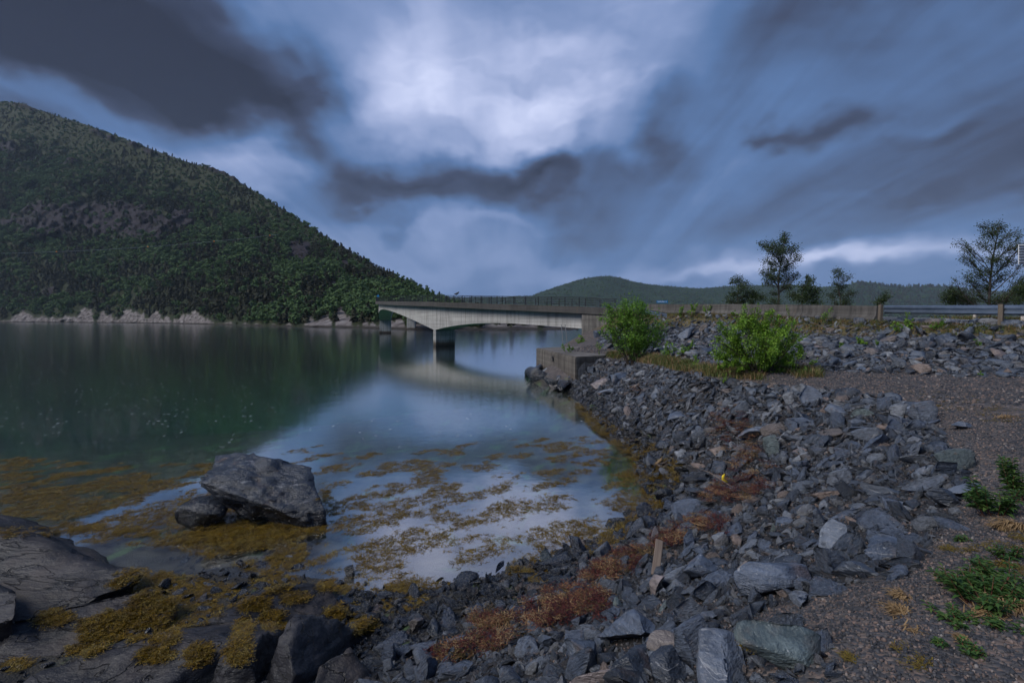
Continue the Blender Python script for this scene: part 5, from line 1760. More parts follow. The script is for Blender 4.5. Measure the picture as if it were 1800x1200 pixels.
# stones of the bank that stand out
H = [
    ('dark jagged boulder above the bottom edge beside the brown stone', 1115, 1120, (0.36, 0.24, 0.20), 31, 'blue-grey', 10, 0, 8),
    ('brown angular stone right of the dark jagged boulder', 1185, 1150, (0.15, 0.13, 0.12), 32, 'brownish', 30, 0, 0),
    ('big flat grey slab at the bottom edge with a mossy corner', 1270, 1195, (0.27, 0.20, 0.10), 33, 'mid grey', 20, 12, 10),
    ('layered grey slab with pale streaks right of the bottom edge slab', 1390, 1165, (0.24, 0.15, 0.11), 34, 'greenish grey', -18, 0, 14),
    ('black blocky stone at the bottom edge below the jagged boulder', 1105, 1190, (0.22, 0.15, 0.13), 35, 'black', 5, 0, 0),
    ('dark ribbed wedge stone at the bottom edge left of the flat slab', 1170, 1195, (0.12, 0.13, 0.15), 36, 'black', 30, 0, 25),
    ('orange-brown stained stone at the bottom edge', 1045, 1198, (0.15, 0.13, 0.10), 37, 'pinkish', 0, 0, 0),
    ('dark grey broad stone left of the black blocky stone', 1030, 1170, (0.24, 0.16, 0.15), 38, 'dark grey', -20, 0, 0),
    ('pinkish striped upright stone below the driftwood post', 1150, 1045, (0.12, 0.15, 0.19), 39, 'pinkish', -25, 0, 12),
    ('long blue-grey block on the bank right of the driftwood post', 1230, 1015, (0.38, 0.17, 0.17), 40, 'blue-grey', 8, 0, -4),
    ('pale striped slab leaning on the upper bank', 1475, 965, (0.30, 0.16, 0.20), 41, 'pale grey', 15, -18, -28),
    ('square dark block with a broken pale face on the lower bank', 1360, 1040, (0.24, 0.20, 0.19), 42, 'blue-grey', 12, 0, 0),
    ('rough brown-grey block left of the square dark block', 1305, 1020, (0.10, 0.12, 0.12), 43, 'brownish', 0, 0, 0),
    ('wide dark stone slab right of the pale striped slab', 1560, 975, (0.30, 0.20, 0.11), 44, 'blue-grey', -6, 0, 6),
    ('dark wedge shaped stone below the pale striped slab', 1490, 1010, (0.19, 0.14, 0.13), 45, 'dark grey', -30, 0, 0),
    ('lone black stone on the gravel at the bank top edge', 1670, 890, (0.18, 0.13, 0.11), 46, 'black', 0, 0, 0),
    ('blue-black rounded stone at the bank top below the gravel path', 1660, 840, (0.26, 0.20, 0.19), 47, 'dark grey', 0, 0, 0),
    ('small black stone right of the blue-black rounded stone', 1690, 838, (0.10, 0.09, 0.07), 48, 'black', 0, 0, 0),
    ('flat stone half hidden by the upright fireweed', 1710, 868, (0.24, 0.14, 0.12), 49, 'mid grey', 0, 0, 0),
    ('flat-topped dark stone slab in the upper bank middle', 1560, 870, (0.28, 0.18, 0.12), 50, 'dark grey', -10, 0, -5),
    ('pale angular concrete chunk on top of the bank', 1415, 707, (0.36, 0.28, 0.30), 51, 'pale grey', 25, 0, 30),
    ('big tilted grey rock at the far bank near the quay', 1085, 672, (0.95, 0.55, 0.45), 52, 'blue-grey', 10, 0, -14),
    ('rounded tan boulder at the waterline below the quay', 1052, 682, (0.55, 0.5, 0.45), 53, 'pinkish', 0, 0, 0),
    ('long flat pale stone below the tilted grey rock', 1075, 690, (0.75, 0.3, 0.2), 54, 'pale grey', 0, 0, -6),
    ('large sloping grey rock on the embankment between the bushes', 1212, 592, (0.80, 0.6, 0.52), 55, 'mid grey', 10, -20, -20),
    ('rusty orange rock on the embankment beside the large sloping rock', 1237, 582, (0.45, 0.40, 0.36), 56, 'brownish', 0, 0, 0),
    ('dark long stone at the waterline with a smooth wet back', 1230, 870, (0.46, 0.20, 0.15), 57, 'black', 4, 0, 4),
    ('grey stone slab at the upper waterline with pale face', 1190, 735, (0.70, 0.35, 0.24), 58, 'blue-grey', 14, 0, -12),
    ('striped grey slab half buried by the wrack near the bottom centre', 960, 1055, (0.45, 0.10, 0.08), 59, 'mid grey', 10, 0, -8),
    ('low grey slab on the wrack at the bottom centre', 800, 1130, (0.30, 0.08, 0.07), 60, 'mid grey', 14, 0, -6),
    ('blue-grey block at the edge of the red wrack', 905, 1085, (0.18, 0.11, 0.10), 61, 'blue-grey', 14, 0, 0),
    ('grey green shard standing upright by the wrack', 1085, 1070, (0.05, 0.07, 0.13), 62, 'greenish grey', 0, 0, -8),
    ('dark cube stone on the small rubble below the wrack', 960, 1135, (0.11, 0.10, 0.10), 63, 'dark grey', 20, 0, 0),
    ('wet dark pillar stone beside the small waterline rubble', 762, 1110, (0.17, 0.15, 0.18), 64, 'black', 0, 0, 0),
    ('brown wet stone beside the wet pillar stone', 730, 1110, (0.14, 0.07, 0.12), 65, 'brownish', 0, 0, 30),
    ('lone dark stone standing in the still shallows', 617, 1010, (0.13, 0.11, 0.12), 66, 'black', 0, 0, 0),
    ('dark block standing behind the red seaweed by the driftwood', 1212, 960, (0.17, 0.15, 0.21), 67, 'blue-grey', -20, 0, 8),
    ('striped grey stone right of the red seaweed', 1265, 955, (0.20, 0.14, 0.14), 68, 'pale grey', 20, 0, 10),
    ('large flat grey stone in the middle of the bank', 1330, 765, (0.55, 0.28, 0.14), 69, 'pale grey', 18, 0, -10),
    ('long pale slab lying at the top edge of the bank', 1600, 725, (0.42, 0.16, 0.08), 70, 'pale grey', 22, 0, -10),
    ('flat grey slab on the gravel near the top of the bank', 1690, 752, (0.30, 0.14, 0.08), 71, 'mid grey', 6, 0, 0),
    ('dark stone at the foot of the embankment on the far right', 1780, 655, (0.42, 0.24, 0.17), 72, 'dark grey', 0, 0, 0),
    ('dark blocky rock below the tall willow bush', 1070, 612, (0.75, 0.55, 0.55), 73, 'black', 0, 0, 0),
    ('pointed grey rock beside the abutment base', 1052, 592, (0.70, 0.4, 0.5), 74, 'blue-grey', 0, 0, -20),
    ('grey blocky stone with layered face in the embankment middle', 1665, 605, (0.34, 0.2, 0.17), 75, 'mid grey', 0, 0, -6),
    ('dark stone above the grass strip between the bushes', 1240, 622, (0.5, 0.36, 0.26), 76, 'dark grey', 8, 0, 0),
    ('large dark stone at the quay corner foot', 1040, 655, (0.6, 0.4, 0.4), 77, 'dark grey', 0, 0, 0),
    ('wet black rock ledge under the quay wall', 975, 660, (1.6, 0.8, 0.7), 78, 'black', -60, 0, 0),
]
for lab, px, py, dm, sd_, tone, rz_, rx_, ry_ in H:
    pos_ = None
    if sd_ == 78:
        pos_ = (2.3, 32.6, -0.05)
    dm = tuple(q * 1.25 for q in dm)
    hero('rock', lab, px, py, dm, sd_, tone, rz=rz_, rx=rx_, ry=ry_, sink=0.28, sub=4, amp=0.03, strata=0.022, ncut=12, cmin=0.28, cmax=0.58, group='rocks that stand out on the shore', pos=pos_)
for k, (x_, y_, s_) in enumerate([(2.1, 35.0, 0.9), (3.1, 30.2, 0.8)]):
    hero('rock', ['jagged wet rock against the middle of the quay wall', 'brown wet rock at the near end of the quay wall', 'pointed wet rock at the seaward quay corner', 'wet rock in front of the pale quay patch'][k],
         0, 0, (s_, s_ * 0.8, s_ * 0.6), 90 + k, ['black', 'brownish', 'brownish', 'dark grey'][k], rz=40 * k, pos=(x_, y_, -0.05), group='rocks that stand out on the shore', sink=0.2, ncut=12, cmin=0.28, cmax=0.58)

# moss on the bottom slab corner and driftwood
dw = hit(1152, 1008)
mb = MB(); mb.box((0, 0, 0.20), (0.105, 0.05, 0.46))
mb.V = [(v[0] + v[2] * 0.02 * (1 if v[1] > 0 else -1), v[1], v[2]) for v in mb.V]
pl1 = mb.build('driftwood_board', M['drift_wood'], None, False, dw)
pl1.rotation_euler = (R(-38), R(16), R(-10))
tag(pl1, 'weathered driftwood board leaning among the red seaweed', 'driftwood')
bv = pl1.modifiers.new('worn', 'BEVEL'); bv.width = 0.012; bv.segments = 2
dw = hit(1160, 816)
mb = MB(); mb.box((0, 0, 0.0), (0.42, 0.07, 0.05))
pl2 = mb.build('plank', M['plank_fresh'], None, False, dw + Vector((0, 0, 0.10)))
pl2.rotation_euler = (R(10), R(-12), R(42))
bv = pl2.modifiers.new('worn', 'BEVEL'); bv.width = 0.012; bv.segments = 2
tag(pl2, 'short yellow-brown plank washed up at the waterline seaweed', 'driftwood')
a_, b_ = hit(1222, 832), hit(1298, 872)
mb = MB(); mb.tube([a_ + Vector((0, 0, 0.14)), a_.lerp(b_, 0.4) + Vector((0, 0, 0.19)), b_ + Vector((0, 0, 0.10))], [0.006, 0.010, 0.007], 6)
st_ = mb.build('stick', M['drift_wood'], None, True)
tag(st_, 'thin bare stick lying across the wet stones by the yellow scrap', 'stick')
yq = hit(1274, 858)
mb = MB()
for sgn in (0, 1):
    pass
pts = [(0.0, 0.0, 0.13), (-0.03, 0.0, 0.09), (-0.03, 0, 0.04), (0.0, 0, 0.0), (0.055, 0, -0.02)]
mb.tube(pts, [0.006, 0.026, 0.034, 0.03, 0.006], 7)
yp = mb.build('yellow_scrap', M['yellow_peel'], None, True, yq + Vector((0, 0, 0.15)))
yp.scale = (1.15, 0.5, 1.15)
tag(yp, 'curved bright yellow scrap caught among the bank stones', 'litter')
mb = MB(); q0, q1 = hit(1085, 992), hit(1116, 990)
mb.tube([q0 + Vector((0, 0, 0.06)), q1 + Vector((0, 0, 0.06))], 0.012, 6)
tag(mb.build('stick', M['plank_fresh'], None, True), 'short pale stick lying on the dark red seaweed heap', 'stick')
mb = MB(); q0, q1 = hit(1128, 980), hit(1140, 955)
mb.tube([q0 + Vector((0, 0, 0.03)), q1 + Vector((0, 0, 0.12))], 0.009, 6)
tag(mb.build('stick', M['drift_wood'], None, True), 'thin dark stick beside the driftwood board', 'stick')

# ------------------------------------------------------------------ the stones of bank and embankment
BANK = [(1000, 655), (1060, 632), (1120, 638), (1200, 658), (1300, 672), (1400, 682), (1540, 697), (1620, 722), (1660, 770), (1690, 820), (1715, 870), (1690, 900), (1640, 960), (1600, 1010), (1480, 1035), (1420, 1060), (1330, 1075), (1330, 1110),
        (1480, 1130), (1480, 1215), (1300, 1500), (560, 1500), (560, 1070), (640, 1030), (720, 1040), (880, 1010), (1060, 945), (1140, 880), (1115, 800), (1045, 735), (1000, 690)]
WET = [(560, 1060), (640, 1040), (880, 1000), (1060, 935), (1150, 880), (1110, 790), (1040, 730), (990, 680), (1060, 680), (1180, 780), (1230, 860), (1150, 960), (1000, 1050), (850, 1100), (640, 1140), (520, 1040)]
EMB = [(1150, 556), (1250, 554), (1440, 562), (1545, 566), (2400, 572), (2400, 662), (1760, 664), (1500, 654), (1420, 652), (1420, 640), (1300, 646), (1180, 628), (1080, 615), (1050, 600), (1060, 585)]
LEFTG = [(60, 1060), (240, 1000), (420, 1000), (620, 1060), (640, 1300), (0, 1300), (0, 1100)]
SHAL = [(300, 980), (420, 950), (560, 1000), (640, 1060), (560, 1110), (380, 1060), (330, 1010)]


def cand(n, x0, x1, y0, y1, seed):
    rg = np.random.default_rng(seed)
    x = rg.uniform(x0, x1, n); y = rg.uniform(y0, y1, n)
    z = gz(x, y)
    px, py = to_pix(x, y, z)
    return x, y, z, px, py, rg


WR = [(1275, 745, 44, 20), (1290, 772, 46, 18), (1312, 800, 42, 24), (1322, 835, 42, 22), (1300, 868, 52, 28), (1255, 885, 30, 16), (1240, 925, 44, 16), (1180, 945, 32, 20), (1160, 960, 20, 20), (1120, 985, 36, 16), (1080, 1000, 36, 26), (1055, 1020, 30, 20),
      (1010, 1060, 60, 22), (960, 1085, 60, 20), (900, 1110, 60, 16), (840, 1140, 50, 14), (790, 1160, 26, 8), (1045, 1075, 30, 20), (850, 1100, 30, 10), (1190, 712, 10, 6), (1120, 690, 12, 4), (1250, 945, 26, 10)]


class Plan:
    def __init__(self, cell=0.5):
        self.c = cell; self.g = {}

    def ok(self, x, y, r, k):
        ci, cj = int(x // self.c), int(y // self.c)
        w_ = int((r + 1.0) // self.c) + 1
        for i in range(ci - w_, ci + w_ + 1):
            for j in range(cj - w_, cj + w_ + 1):
                for (a, b, q) in self.g.get((i, j), ()):
                    if (a - x) ** 2 + (b - y) ** 2 < (k * (r + q)) ** 2:
                        return False
        return True

    def put(self, x, y, r):
        self.g.setdefault((int(x // self.c), int(y // self.c)), []).append((x, y, r))


plan = Plan()
for x_, y_, r_ in ROCKS:
    plan.put(x_, y_, r_)
STONES = []          # x, y, z, radius, zone, px, py


def fill(poly, box, n, rlo, rhi, pw, k, zone, seed, cond=None):
    x, y, z, px, py, rg = cand(n, *box, seed)
    m = in_poly(px, py, poly)
    if cond is not None:
        m &= cond(x, y, z)
    ids = np.nonzero(m)[0]
    wr_ = np.zeros(len(x), bool)
    for gx_, gy_, rx_, ry_ in WR:
        wr_ |= ((px - gx_) / rx_) ** 2 + ((py - gy_) / ry_) ** 2 < 0.9
    ids = ids[~(wr_[ids] & (rg.random(len(ids)) < 0.8))]
    rad = rlo + (rhi - rlo) * rg.random(len(ids)) ** pw
    rad = np.sort(rad)[::-1]
    for i, r_ in zip(ids, rad):
        if plan.ok(x[i], y[i], r_, k):
            plan.put(x[i], y[i], r_)
            STONES.append((x[i], y[i], z[i], r_, zone, px[i], py[i]))


nearc = lambda x, y, z: (y < 7.5)
farc = lambda x, y, z: (y >= 7.5)
fill(BANK, (-4, 11, 1.5, 8), 18000, 0.024, 0.17, 4.2, 0.62, 'bank', 1, nearc)
fill(BANK, (-1, 12, 7, 32), 52000, 0.034, 0.25, 4.0, 0.60, 'bank', 2, farc)
fill(WET, (-6, 8, 4, 30), 9000, 0.04, 0.15, 1.6, 0.62, 'wet', 3)
fill(SHAL, (-8, 0, 6, 13), 900, 0.05, 0.16, 1.5, 0.7, 'wet', 4)
fill(LEFTG, (-9, 0, 4, 10), 900, 0.04, 0.15, 1.8, 0.7, 'wet', 6)
fill(EMB, (5, 36, 11, 52), 54000, 0.05, 0.32, 3.8, 0.56, 'embankment', 5)
qr = np.random.default_rng(9)
for k in range(26):                      # jagged stones along the foot of the quay wall
    u = qr.random()
    x_, y_ = 1.75 + (3.95 - 1.75) * u - qr.random() * 1.0, 38.2 + (28.0 - 38.2) * u + qr.normal() * 0.3
    STONES.append((x_, y_, 0.05 + 0.25 * qr.random(), qr.uniform(0.3, 0.75), 'wet', *[float(v) for v in to_pix(x_, y_, 0.2)]))
print('stones', len(STONES))

# variants
SHAPES, SHAPES_LO = [], []
for k in range(22):
    rg = np.random.default_rng(300 + k)
    dm = (1.0, rg.uniform(0.5, 0.95), rg.uniform(0.20, 0.62))
    V_, F_ = rock_geom(3, 300 + k, dm, 13, 0.22, 0.50, 0.03, 0.012)
    V_ /= np.abs(V_).max()
    SHAPES.append((mesh_from('rock', V_, F_), dm))
    V_, F_ = rock_geom(2, 300 + k, dm, 11, 0.22, 0.52, 0.02, 0.0)
    V_ /= np.abs(V_).max()
    SHAPES_LO.append(mesh_from('rock_form', V_, F_))
for me, _ in SHAPES:
    me.materials.append(M['rock'])

size_px = np.array([s[3] * F / s[1] if (0 <= s[5] <= 1800 and s[6] <= 1200) else 0 for s in STONES])
order = np.argsort(-size_px)
NROCK = 250
pick = set(order[:NROCK].tolist())

LAND = [('driftwood board', 1155, 985), ('yellow scrap', 1272, 857), ('tilted boulder', 450, 870), ('pale concrete chunk', 1415, 700), ('dark jagged boulder', 1115, 1095), ('mossy bottom slab', 1270, 1180),
        ('pale striped slab', 1470, 945), ('wide dark slab', 1560, 965), ('blue-black rounded stone', 1660, 825), ('lone black stone', 1670, 885), ('striped bedrock dome', 560, 1120),
        ('quay corner', 1012, 645), ('tilted grey rock by the quay', 1085, 665), ('wide willow bush', 1335, 600), ('tall willow bush', 1112, 575), ('first guardrail post', 1552, 553), ('second guardrail post', 1762, 555),
        ('orange-stained stone', 1045, 1185), ('square dark block', 1360, 1020), ('long blue-grey block', 1230, 1000), ('washed-up plank', 1160, 810), ('large flat bank stone', 1330, 760), ('flat-topped dark slab', 1560, 860),
        ('last barrier section', 1500, 550), ('long wet-backed stone', 1230, 865), ('upper waterline slab', 1190, 735), ('lone shallows stone', 617, 1003), ('long pale top slab', 1600, 725), ('sprawling embankment plant', 1514, 602),
        ('right-foot dark embankment stone', 1780, 650), ('large sloping embankment rock', 1212, 580), ('wet pillar stone', 762, 1095), ('blue-grey wrack block', 905, 1075)]
rg = np.random.default_rng(77)
tn = list(TONES)
entries = []
S_P, S_R, S_S, S_I = [], [], [], []
for i, (x_, y_, z_, r_, zone, px, py) in enumerate(STONES):
    nv = gnormal(x_, y_)
    q = Vector((0, 0, 1)).rotation_difference(Vector(nv)).to_euler()
    e1 = Euler((rg.normal() * 0.26, rg.normal() * 0.26, rg.uniform(0, 6.28)))
    rot = (q.to_matrix() @ e1.to_matrix()).to_euler()
    if i in pick:
        k = int(rg.integers(0, len(SHAPES)))
        me, dm = SHAPES[k]
        o = bpy.data.objects.new('rock', me)
        COL.objects.link(o)
        o.location = (x_, y_, z_ + r_ * 0.12)
        o.rotation_euler = rot
        sc = r_ * 1.22
        o.scale = (sc * rg.uniform(0.9, 1.2), sc, sc * rg.uniform(0.85, 1.25))
        if zone == 'wet':
            tone = ['black', 'dark grey', 'black', 'dark grey', 'greenish grey'][rg.integers(0, 5)]
        else:
            tone = ['dark grey', 'blue-grey', 'blue-grey', 'mid grey', 'pale grey', 'dark grey', 'black', 'brownish', 'pinkish', 'greenish grey'][rg.choice(10, p=[.20, .20, .15, .14, .08, .09, .08, .02, .015, .025])]
        b = np.array(TONES[tone]) * rg.uniform(0.8, 1.2)
        o.color = (*b, 1)
        shape = 'flat slab' if dm[2] < 0.34 else ('long stone' if dm[1] < 0.65 else ('blocky rock' if dm[2] > 0.5 else 'angular rock'))
        dist = [((px - lx) ** 2 + ((py - ly) * 1.3) ** 2, nm, lx, ly) for nm, lx, ly in LAND]
        _, nm, lx, ly = min(dist)
        ang_ = math.degrees(math.atan2(-(py - ly), px - lx)) % 360
        rel = ['right of', 'above and right of', 'above', 'above and left of', 'left of', 'below and left of', 'below', 'below and right of'][int(((ang_ + 22.5) % 360) // 45)]
        entries.append([o, f'{tone} {shape} {rel} the {nm}', (px - lx) ** 2 + (py - ly) ** 2, zone])
    else:
        S_P.append((x_, y_, z_ + r_ * 0.10)); S_R.append(tuple(rot)); S_S.append((r_ * rg.uniform(1.0, 1.35), r_ * 1.15, r_ * rg.uniform(0.9, 1.3))); S_I.append(int(rg.integers(0, len(SHAPES_LO))))
byl = {}
for en in entries:
    byl.setdefault(en[1], []).append(en)
ORD = ['nearest', 'second nearest', 'third nearest', 'fourth nearest', 'fifth nearest', 'sixth nearest', 'seventh nearest']
GRP = {'bank': 'rocks of the shore bank', 'wet': 'wet rocks along the waterline', 'embankment': 'rocks of the road embankment'}
for lab, ens in byl.items():
    ens.sort(key=lambda v: v[2])
    for k, en in enumerate(ens):
        tag(en[0], lab if len(ens) == 1 else f'{ORD[min(k, 6)]} {lab}', 'rock', GRP[en[3]])
print('rock labels', len(byl), 'for', len(entries))

# small rubble filling every gap
nb = 0
for poly, box, n, r0, r1, sd_ in ((BANK, (-4, 11, 1.5, 8), 14000, 0.018, 0.07, 21), (BANK, (-1, 12, 7, 32), 30000, 0.03, 0.13, 22), (WET, (-6, 8, 4, 30), 7000, 0.025, 0.08, 23),
                                   (EMB, (5, 36, 11, 52), 32000, 0.05, 0.16, 24), (SHAL, (-8, 0, 6, 13), 1500, 0.02, 0.07, 25), (LEFTG, (-9, 0, 4, 10), 2200, 0.02, 0.06, 26)):
    x, y, z, px, py, rg = cand(n, *box, sd_)
    m = in_poly(px, py, poly)
    for i in np.nonzero(m)[0]:
        r_ = r0 + (r1 - r0) * rg.random() ** 2.2
        S_P.append((x[i], y[i], z[i] + r_ * 0.2)); S_R.append((rg.normal() * 0.6, rg.normal() * 0.6, rg.uniform(0, 6.28)))
        S_S.append((r_ * 1.3, r_, r_ * rg.uniform(0.7, 1.2))); S_I.append(int(rg.integers(0, len(SHAPES_LO))))
scatter('small_stones', [proto('stone_%02d' % k, me, M['rock_stuff']) for k, me in enumerate(SHAPES_LO)], np.array(S_P), np.array(S_R), np.array(S_S), np.array(S_I),
        'loose small dark stones filling the shore bank and embankment', 'stones')
print('small stones', len(S_P))

# gravel
m_, t = mat('pebble')
oi = t.n('ShaderNodeObjectInfo').outputs['Random']
c = t.ramp(oi, [(0.0, (0.019, 0.021, 0.027)), (0.40, (0.043, 0.045, 0.053)), (0.66, (0.074, 0.069, 0.071)), (0.84, (0.108, 0.080, 0.071)), (0.94, (0.175, 0.122, 0.102)), (1.0, (0.20, 0.185, 0.175))])
finish(t, c, 0.75, None, spec=0.35)
PEB = []
for k in range(8):
    V_, F_ = rock_geom(1, 500 + k, (1, 0.8, 0.6), 6, 0.4, 0.8, 0.0)
    PEB.append(proto('pebble_%02d' % k, mesh_from('pebble', V_ / np.abs(V_).max(), F_), m_))
P_, S_ = [], []
for box, n, r0, r1, sd_ in (((0.3, 5.5, 1.4, 4.5), 42000, 0.005, 0.016, 31), ((-1.0, 8.5, 4.0, 9.0), 34000, 0.008, 0.024, 32), ((3, 16, 8.5, 20), 26000, 0.014, 0.045, 33), ((4, 9, 19, 38), 6000, 0.03, 0.08, 34)):
    x, y, z, px, py, rg = cand(n, *box, sd_)
    bk = in_poly(px, py, BANK) & (rg.random(len(x)) < 0.75)
    m = (z > 1.0) & ~bk & (px < 2300) & (px > 900) & (py < 1260) & (z < 3.2)
    P_.append(np.stack([x[m], y[m], z[m] + 0.002], 1)); S_.append(r0 + (r1 - r0) * rg.random(m.sum()) ** 2.0)
P_ = np.concatenate(P_); S_ = np.concatenate(S_)
rg = np.random.default_rng(35)
scatter('gravel', PEB, P_, rg.uniform(0, 6.28, (len(P_), 3)), S_, rg.integers(0, 8, len(P_)), 'fine reddish and dark gravel covering the shore path', 'gravel')
print('gravel', len(P_))


# ------------------------------------------------------------------ seaweed
def weed_form(seed, n, L, wdt, flat, curl=0.6):
    rg = np.random.default_rng(seed)
    V_ = []
    for k in range(n):
        a = rg.uniform(0, 6.28)
        p = np.array([rg.normal() * 0.32, rg.normal() * 0.32, abs(rg.normal()) * 0.12 * (1 - flat)])
        pitch = rg.normal() * 0.5 * (1 - flat)
        l_ = L * rg.uniform(0.5, 1.3)
        w_ = wdt * rg.uniform(0.6, 1.4)
        pr = None
        for q in range(4):
            s_ = np.array([-math.sin(a), math.cos(a), rg.normal() * 0.3]) * w_ * (1 - 0.2 * q)
            nw = (p - s_, p + s_)
            if pr is not None:
                V_ += [pr[0], pr[1], nw[1], nw[0]]
            pr = nw
            a += rg.normal() * curl
            pitch += rg.normal() * 0.25 * (1 - flat)
            p = p + np.array([math.cos(a) * math.cos(pitch), math.sin(a) * math.cos(pitch), math.sin(pitch)]) * l_ / 3
            p[2] = max(p[2], -0.02)
    V_ = np.array(V_)
    return mesh_from('weed_form', V_, tris_of_quads(len(V_) // 4))


def weed(name, label, mats, pts, rmin, rmax, seed, n=26, L=0.5, wdt=0.03, flat=0.8, stretch=1.0, ang=None):
    forms = []
    for k in range(3):
        for j, mt_ in enumerate(mats):
            forms.append(proto('%s_%02d' % (name, k * len(mats) + j), weed_form(seed + k, n, L, wdt, flat), M[mt_]))
    rg = np.random.default_rng(seed)
    m = len(pts)
    s_ = rg.uniform(rmin, rmax, m)
    rot = np.stack([rg.normal(size=m) * 0.1, rg.normal(size=m) * 0.1, rg.uniform(0, 6.28, m)], 1)
    return scatter(name, forms, pts, rot, np.stack([s_ * stretch, s_, s_ * rg.uniform(0.7, 1.3, m)], 1), rg.integers(0, len(forms), m), label, 'seaweed')


def onpix(poly, n, seed, box, dens=None, top=None):
    x, y, z, px, py, rg = cand(n, *box, seed)
    px, py = to_pix(x, y, np.maximum(z, 0.0))
    m = in_poly(px, py, poly)
    if dens is not None:
        m &= rg.random(len(x)) < dens(x, y, px, py)
    return x[m], y[m], z[m], px[m], py[m]


# floating patches in the bay
def floatdens(x, y, px, py):
    u = (x * 0.85 + y * 0.52) ; v = (-x * 0.52 + y * 0.85)
    nse = fbm(np.stack([u * 1.25, v * 2.3, np.zeros(len(x))], 1), 151, 4, 0.6)
    near = sstep(1080, 1150, px) * 0.35 + sstep(900, 760, px) * 0.0
    left = sstep(520, 380, px) * sstep(1000, 900, py) * 0.24
    edge = sstep(800, 880, py) * 0.06
    mid = sstep(560, 700, px) * sstep(760, 790, py) * 0.13
    return sstep(0.14, 0.27, nse + near * 0.5 + left + edge + mid) * 0.9 + 0.02 * (py > 860)


BAY = [(0, 800), (180, 815), (420, 812), (480, 795), (560, 782), (700, 800), (880, 770), (1000, 765), (1080, 770), (1140, 830), (1150, 880), (1090, 940), (1000, 980), (860, 1020), (700, 1050), (560, 1040), (430, 1000), (300, 960), (0, 945)]
x, y, z, px, py = onpix(BAY, 90000, 41, (-17, 6, 6.5, 21), floatdens)
weed('floating_seaweed', 'olive brown rockweed patches floating in the still shallows', ['weed_olive', 'weed_brown', 'weed_gold'], np.stack([x, y, np.maximum(z, -0.006) + 0.004], 1), 0.09, 0.20, 601, n=20, L=0.55, wdt=0.030, flat=0.93)
print('floating', len(x))
# dark wet weed fringe on the waterline of the bank
FR = [(1000, 700), (1045, 725), (1120, 775), (1180, 790), (1200, 830), (1180, 880), (1120, 950), (1040, 985), (1060, 940), (1140, 880), (1110, 810), (1030, 745)]
x, y, z, px, py = onpix(FR, 16000, 42, (0, 8, 7, 30), lambda x, y, px, py: sstep(-0.35, 0.1, fbm2(x, y, 1.3, 9)))
weed('shore_seaweed', 'brown rockweed fringe draped over the waterline stones', ['weed_brown', 'weed_olive', 'weed_gold'], np.stack([x, y, np.maximum(z, 0) + 0.05], 1), 0.12, 0.26, 611, n=24, L=0.5, wdt=0.03, flat=0.55)
# golden weed on the left rocks
from mathutils.bvhtree import BVHTree


def bvh_of(obs):
    V_, F_ = [], []
    for o in obs:
        b = len(V_)
        mw = Matrix.Translation(o.location) @ o.rotation_euler.to_matrix().to_4x4() @ Matrix.Diagonal((*o.scale, 1))
        V_ += [mw @ v.co for v in o.data.vertices]
        F_ += [tuple(b + i for i in p_.vertices) for p_ in o.data.polygons]
    return BVHTree.FromPolygons(V_, F_)


LEFT = bvh_of([o for o in COL.objects if o.type == 'MESH' and o.get('category') in ('bedrock', 'rock') and o.location.x < 0.3 and o.location.y < 13])
GOLD = [(0, 935, 230, 10), (330, 945, 70, 12), (430, 945, 60, 18), (250, 1020, 60, 20), (300, 1035, 70, 26), (330, 1075, 60, 26), (265, 1060, 40, 18), (175, 1100, 40, 16), (210, 1085, 45, 14), (245, 1095, 30, 10), (95, 1085, 32, 14),
        (290, 1110, 26, 22), (270, 1150, 30, 12), (425, 1110, 16, 26), (420, 1145, 20, 20), (705, 1050, 45, 26), (930, 1000, 40, 18), (960, 1020, 30, 10), (500, 985, 30, 14), (520, 970, 22, 14), (480, 1025, 40, 18), (140, 925, 50, 8),
        (240, 935, 40, 8), (390, 930, 50, 12), (580, 1030, 26, 10), (570, 872, 14, 12), (200, 1120, 60, 6), (30, 1170, 18, 8), (380, 1040, 40, 14), (440, 1060, 36, 14), (350, 1150, 22, 20), (480, 1090, 20, 20), (600, 1075, 30, 12), (640, 1100, 24, 14), (150, 1140, 30, 10), (520, 1050, 24, 10)]
rg = np.random.default_rng(43)
GP = []
for gx_, gy_, rx_, ry_ in GOLD:
    for k in range(int(34 * math.sqrt(rx_ * ry_) / 9)):
        a = rg.uniform(0, 6.28); q = math.sqrt(rg.random())
        px = gx_ + rx_ * q * math.cos(a); py = gy_ + ry_ * q * math.sin(a)
        d = Vector(((px - 900) / F, 1, (HZ - py) / F)).normalized()
        loc = hit(px, py)
        lc, _, _, dd = LEFT.ray_cast(Vector((0, 0, EYE)), d, 40)
        if lc is not None and lc.y < loc.y and lc.z > -0.02:
            loc = lc
        GP.append((loc.x, loc.y, max(loc.z, -0.01) + 0.012))
weed('golden_seaweed', 'golden yellow rockweed clinging to the wet rocks at the lower left', ['weed_gold', 'weed_brown', 'weed_gold', 'weed_olive'], np.array(GP), 0.06, 0.15, 621, n=30, L=0.42, wdt=0.034, flat=0.80)
print('golden', len(GP))
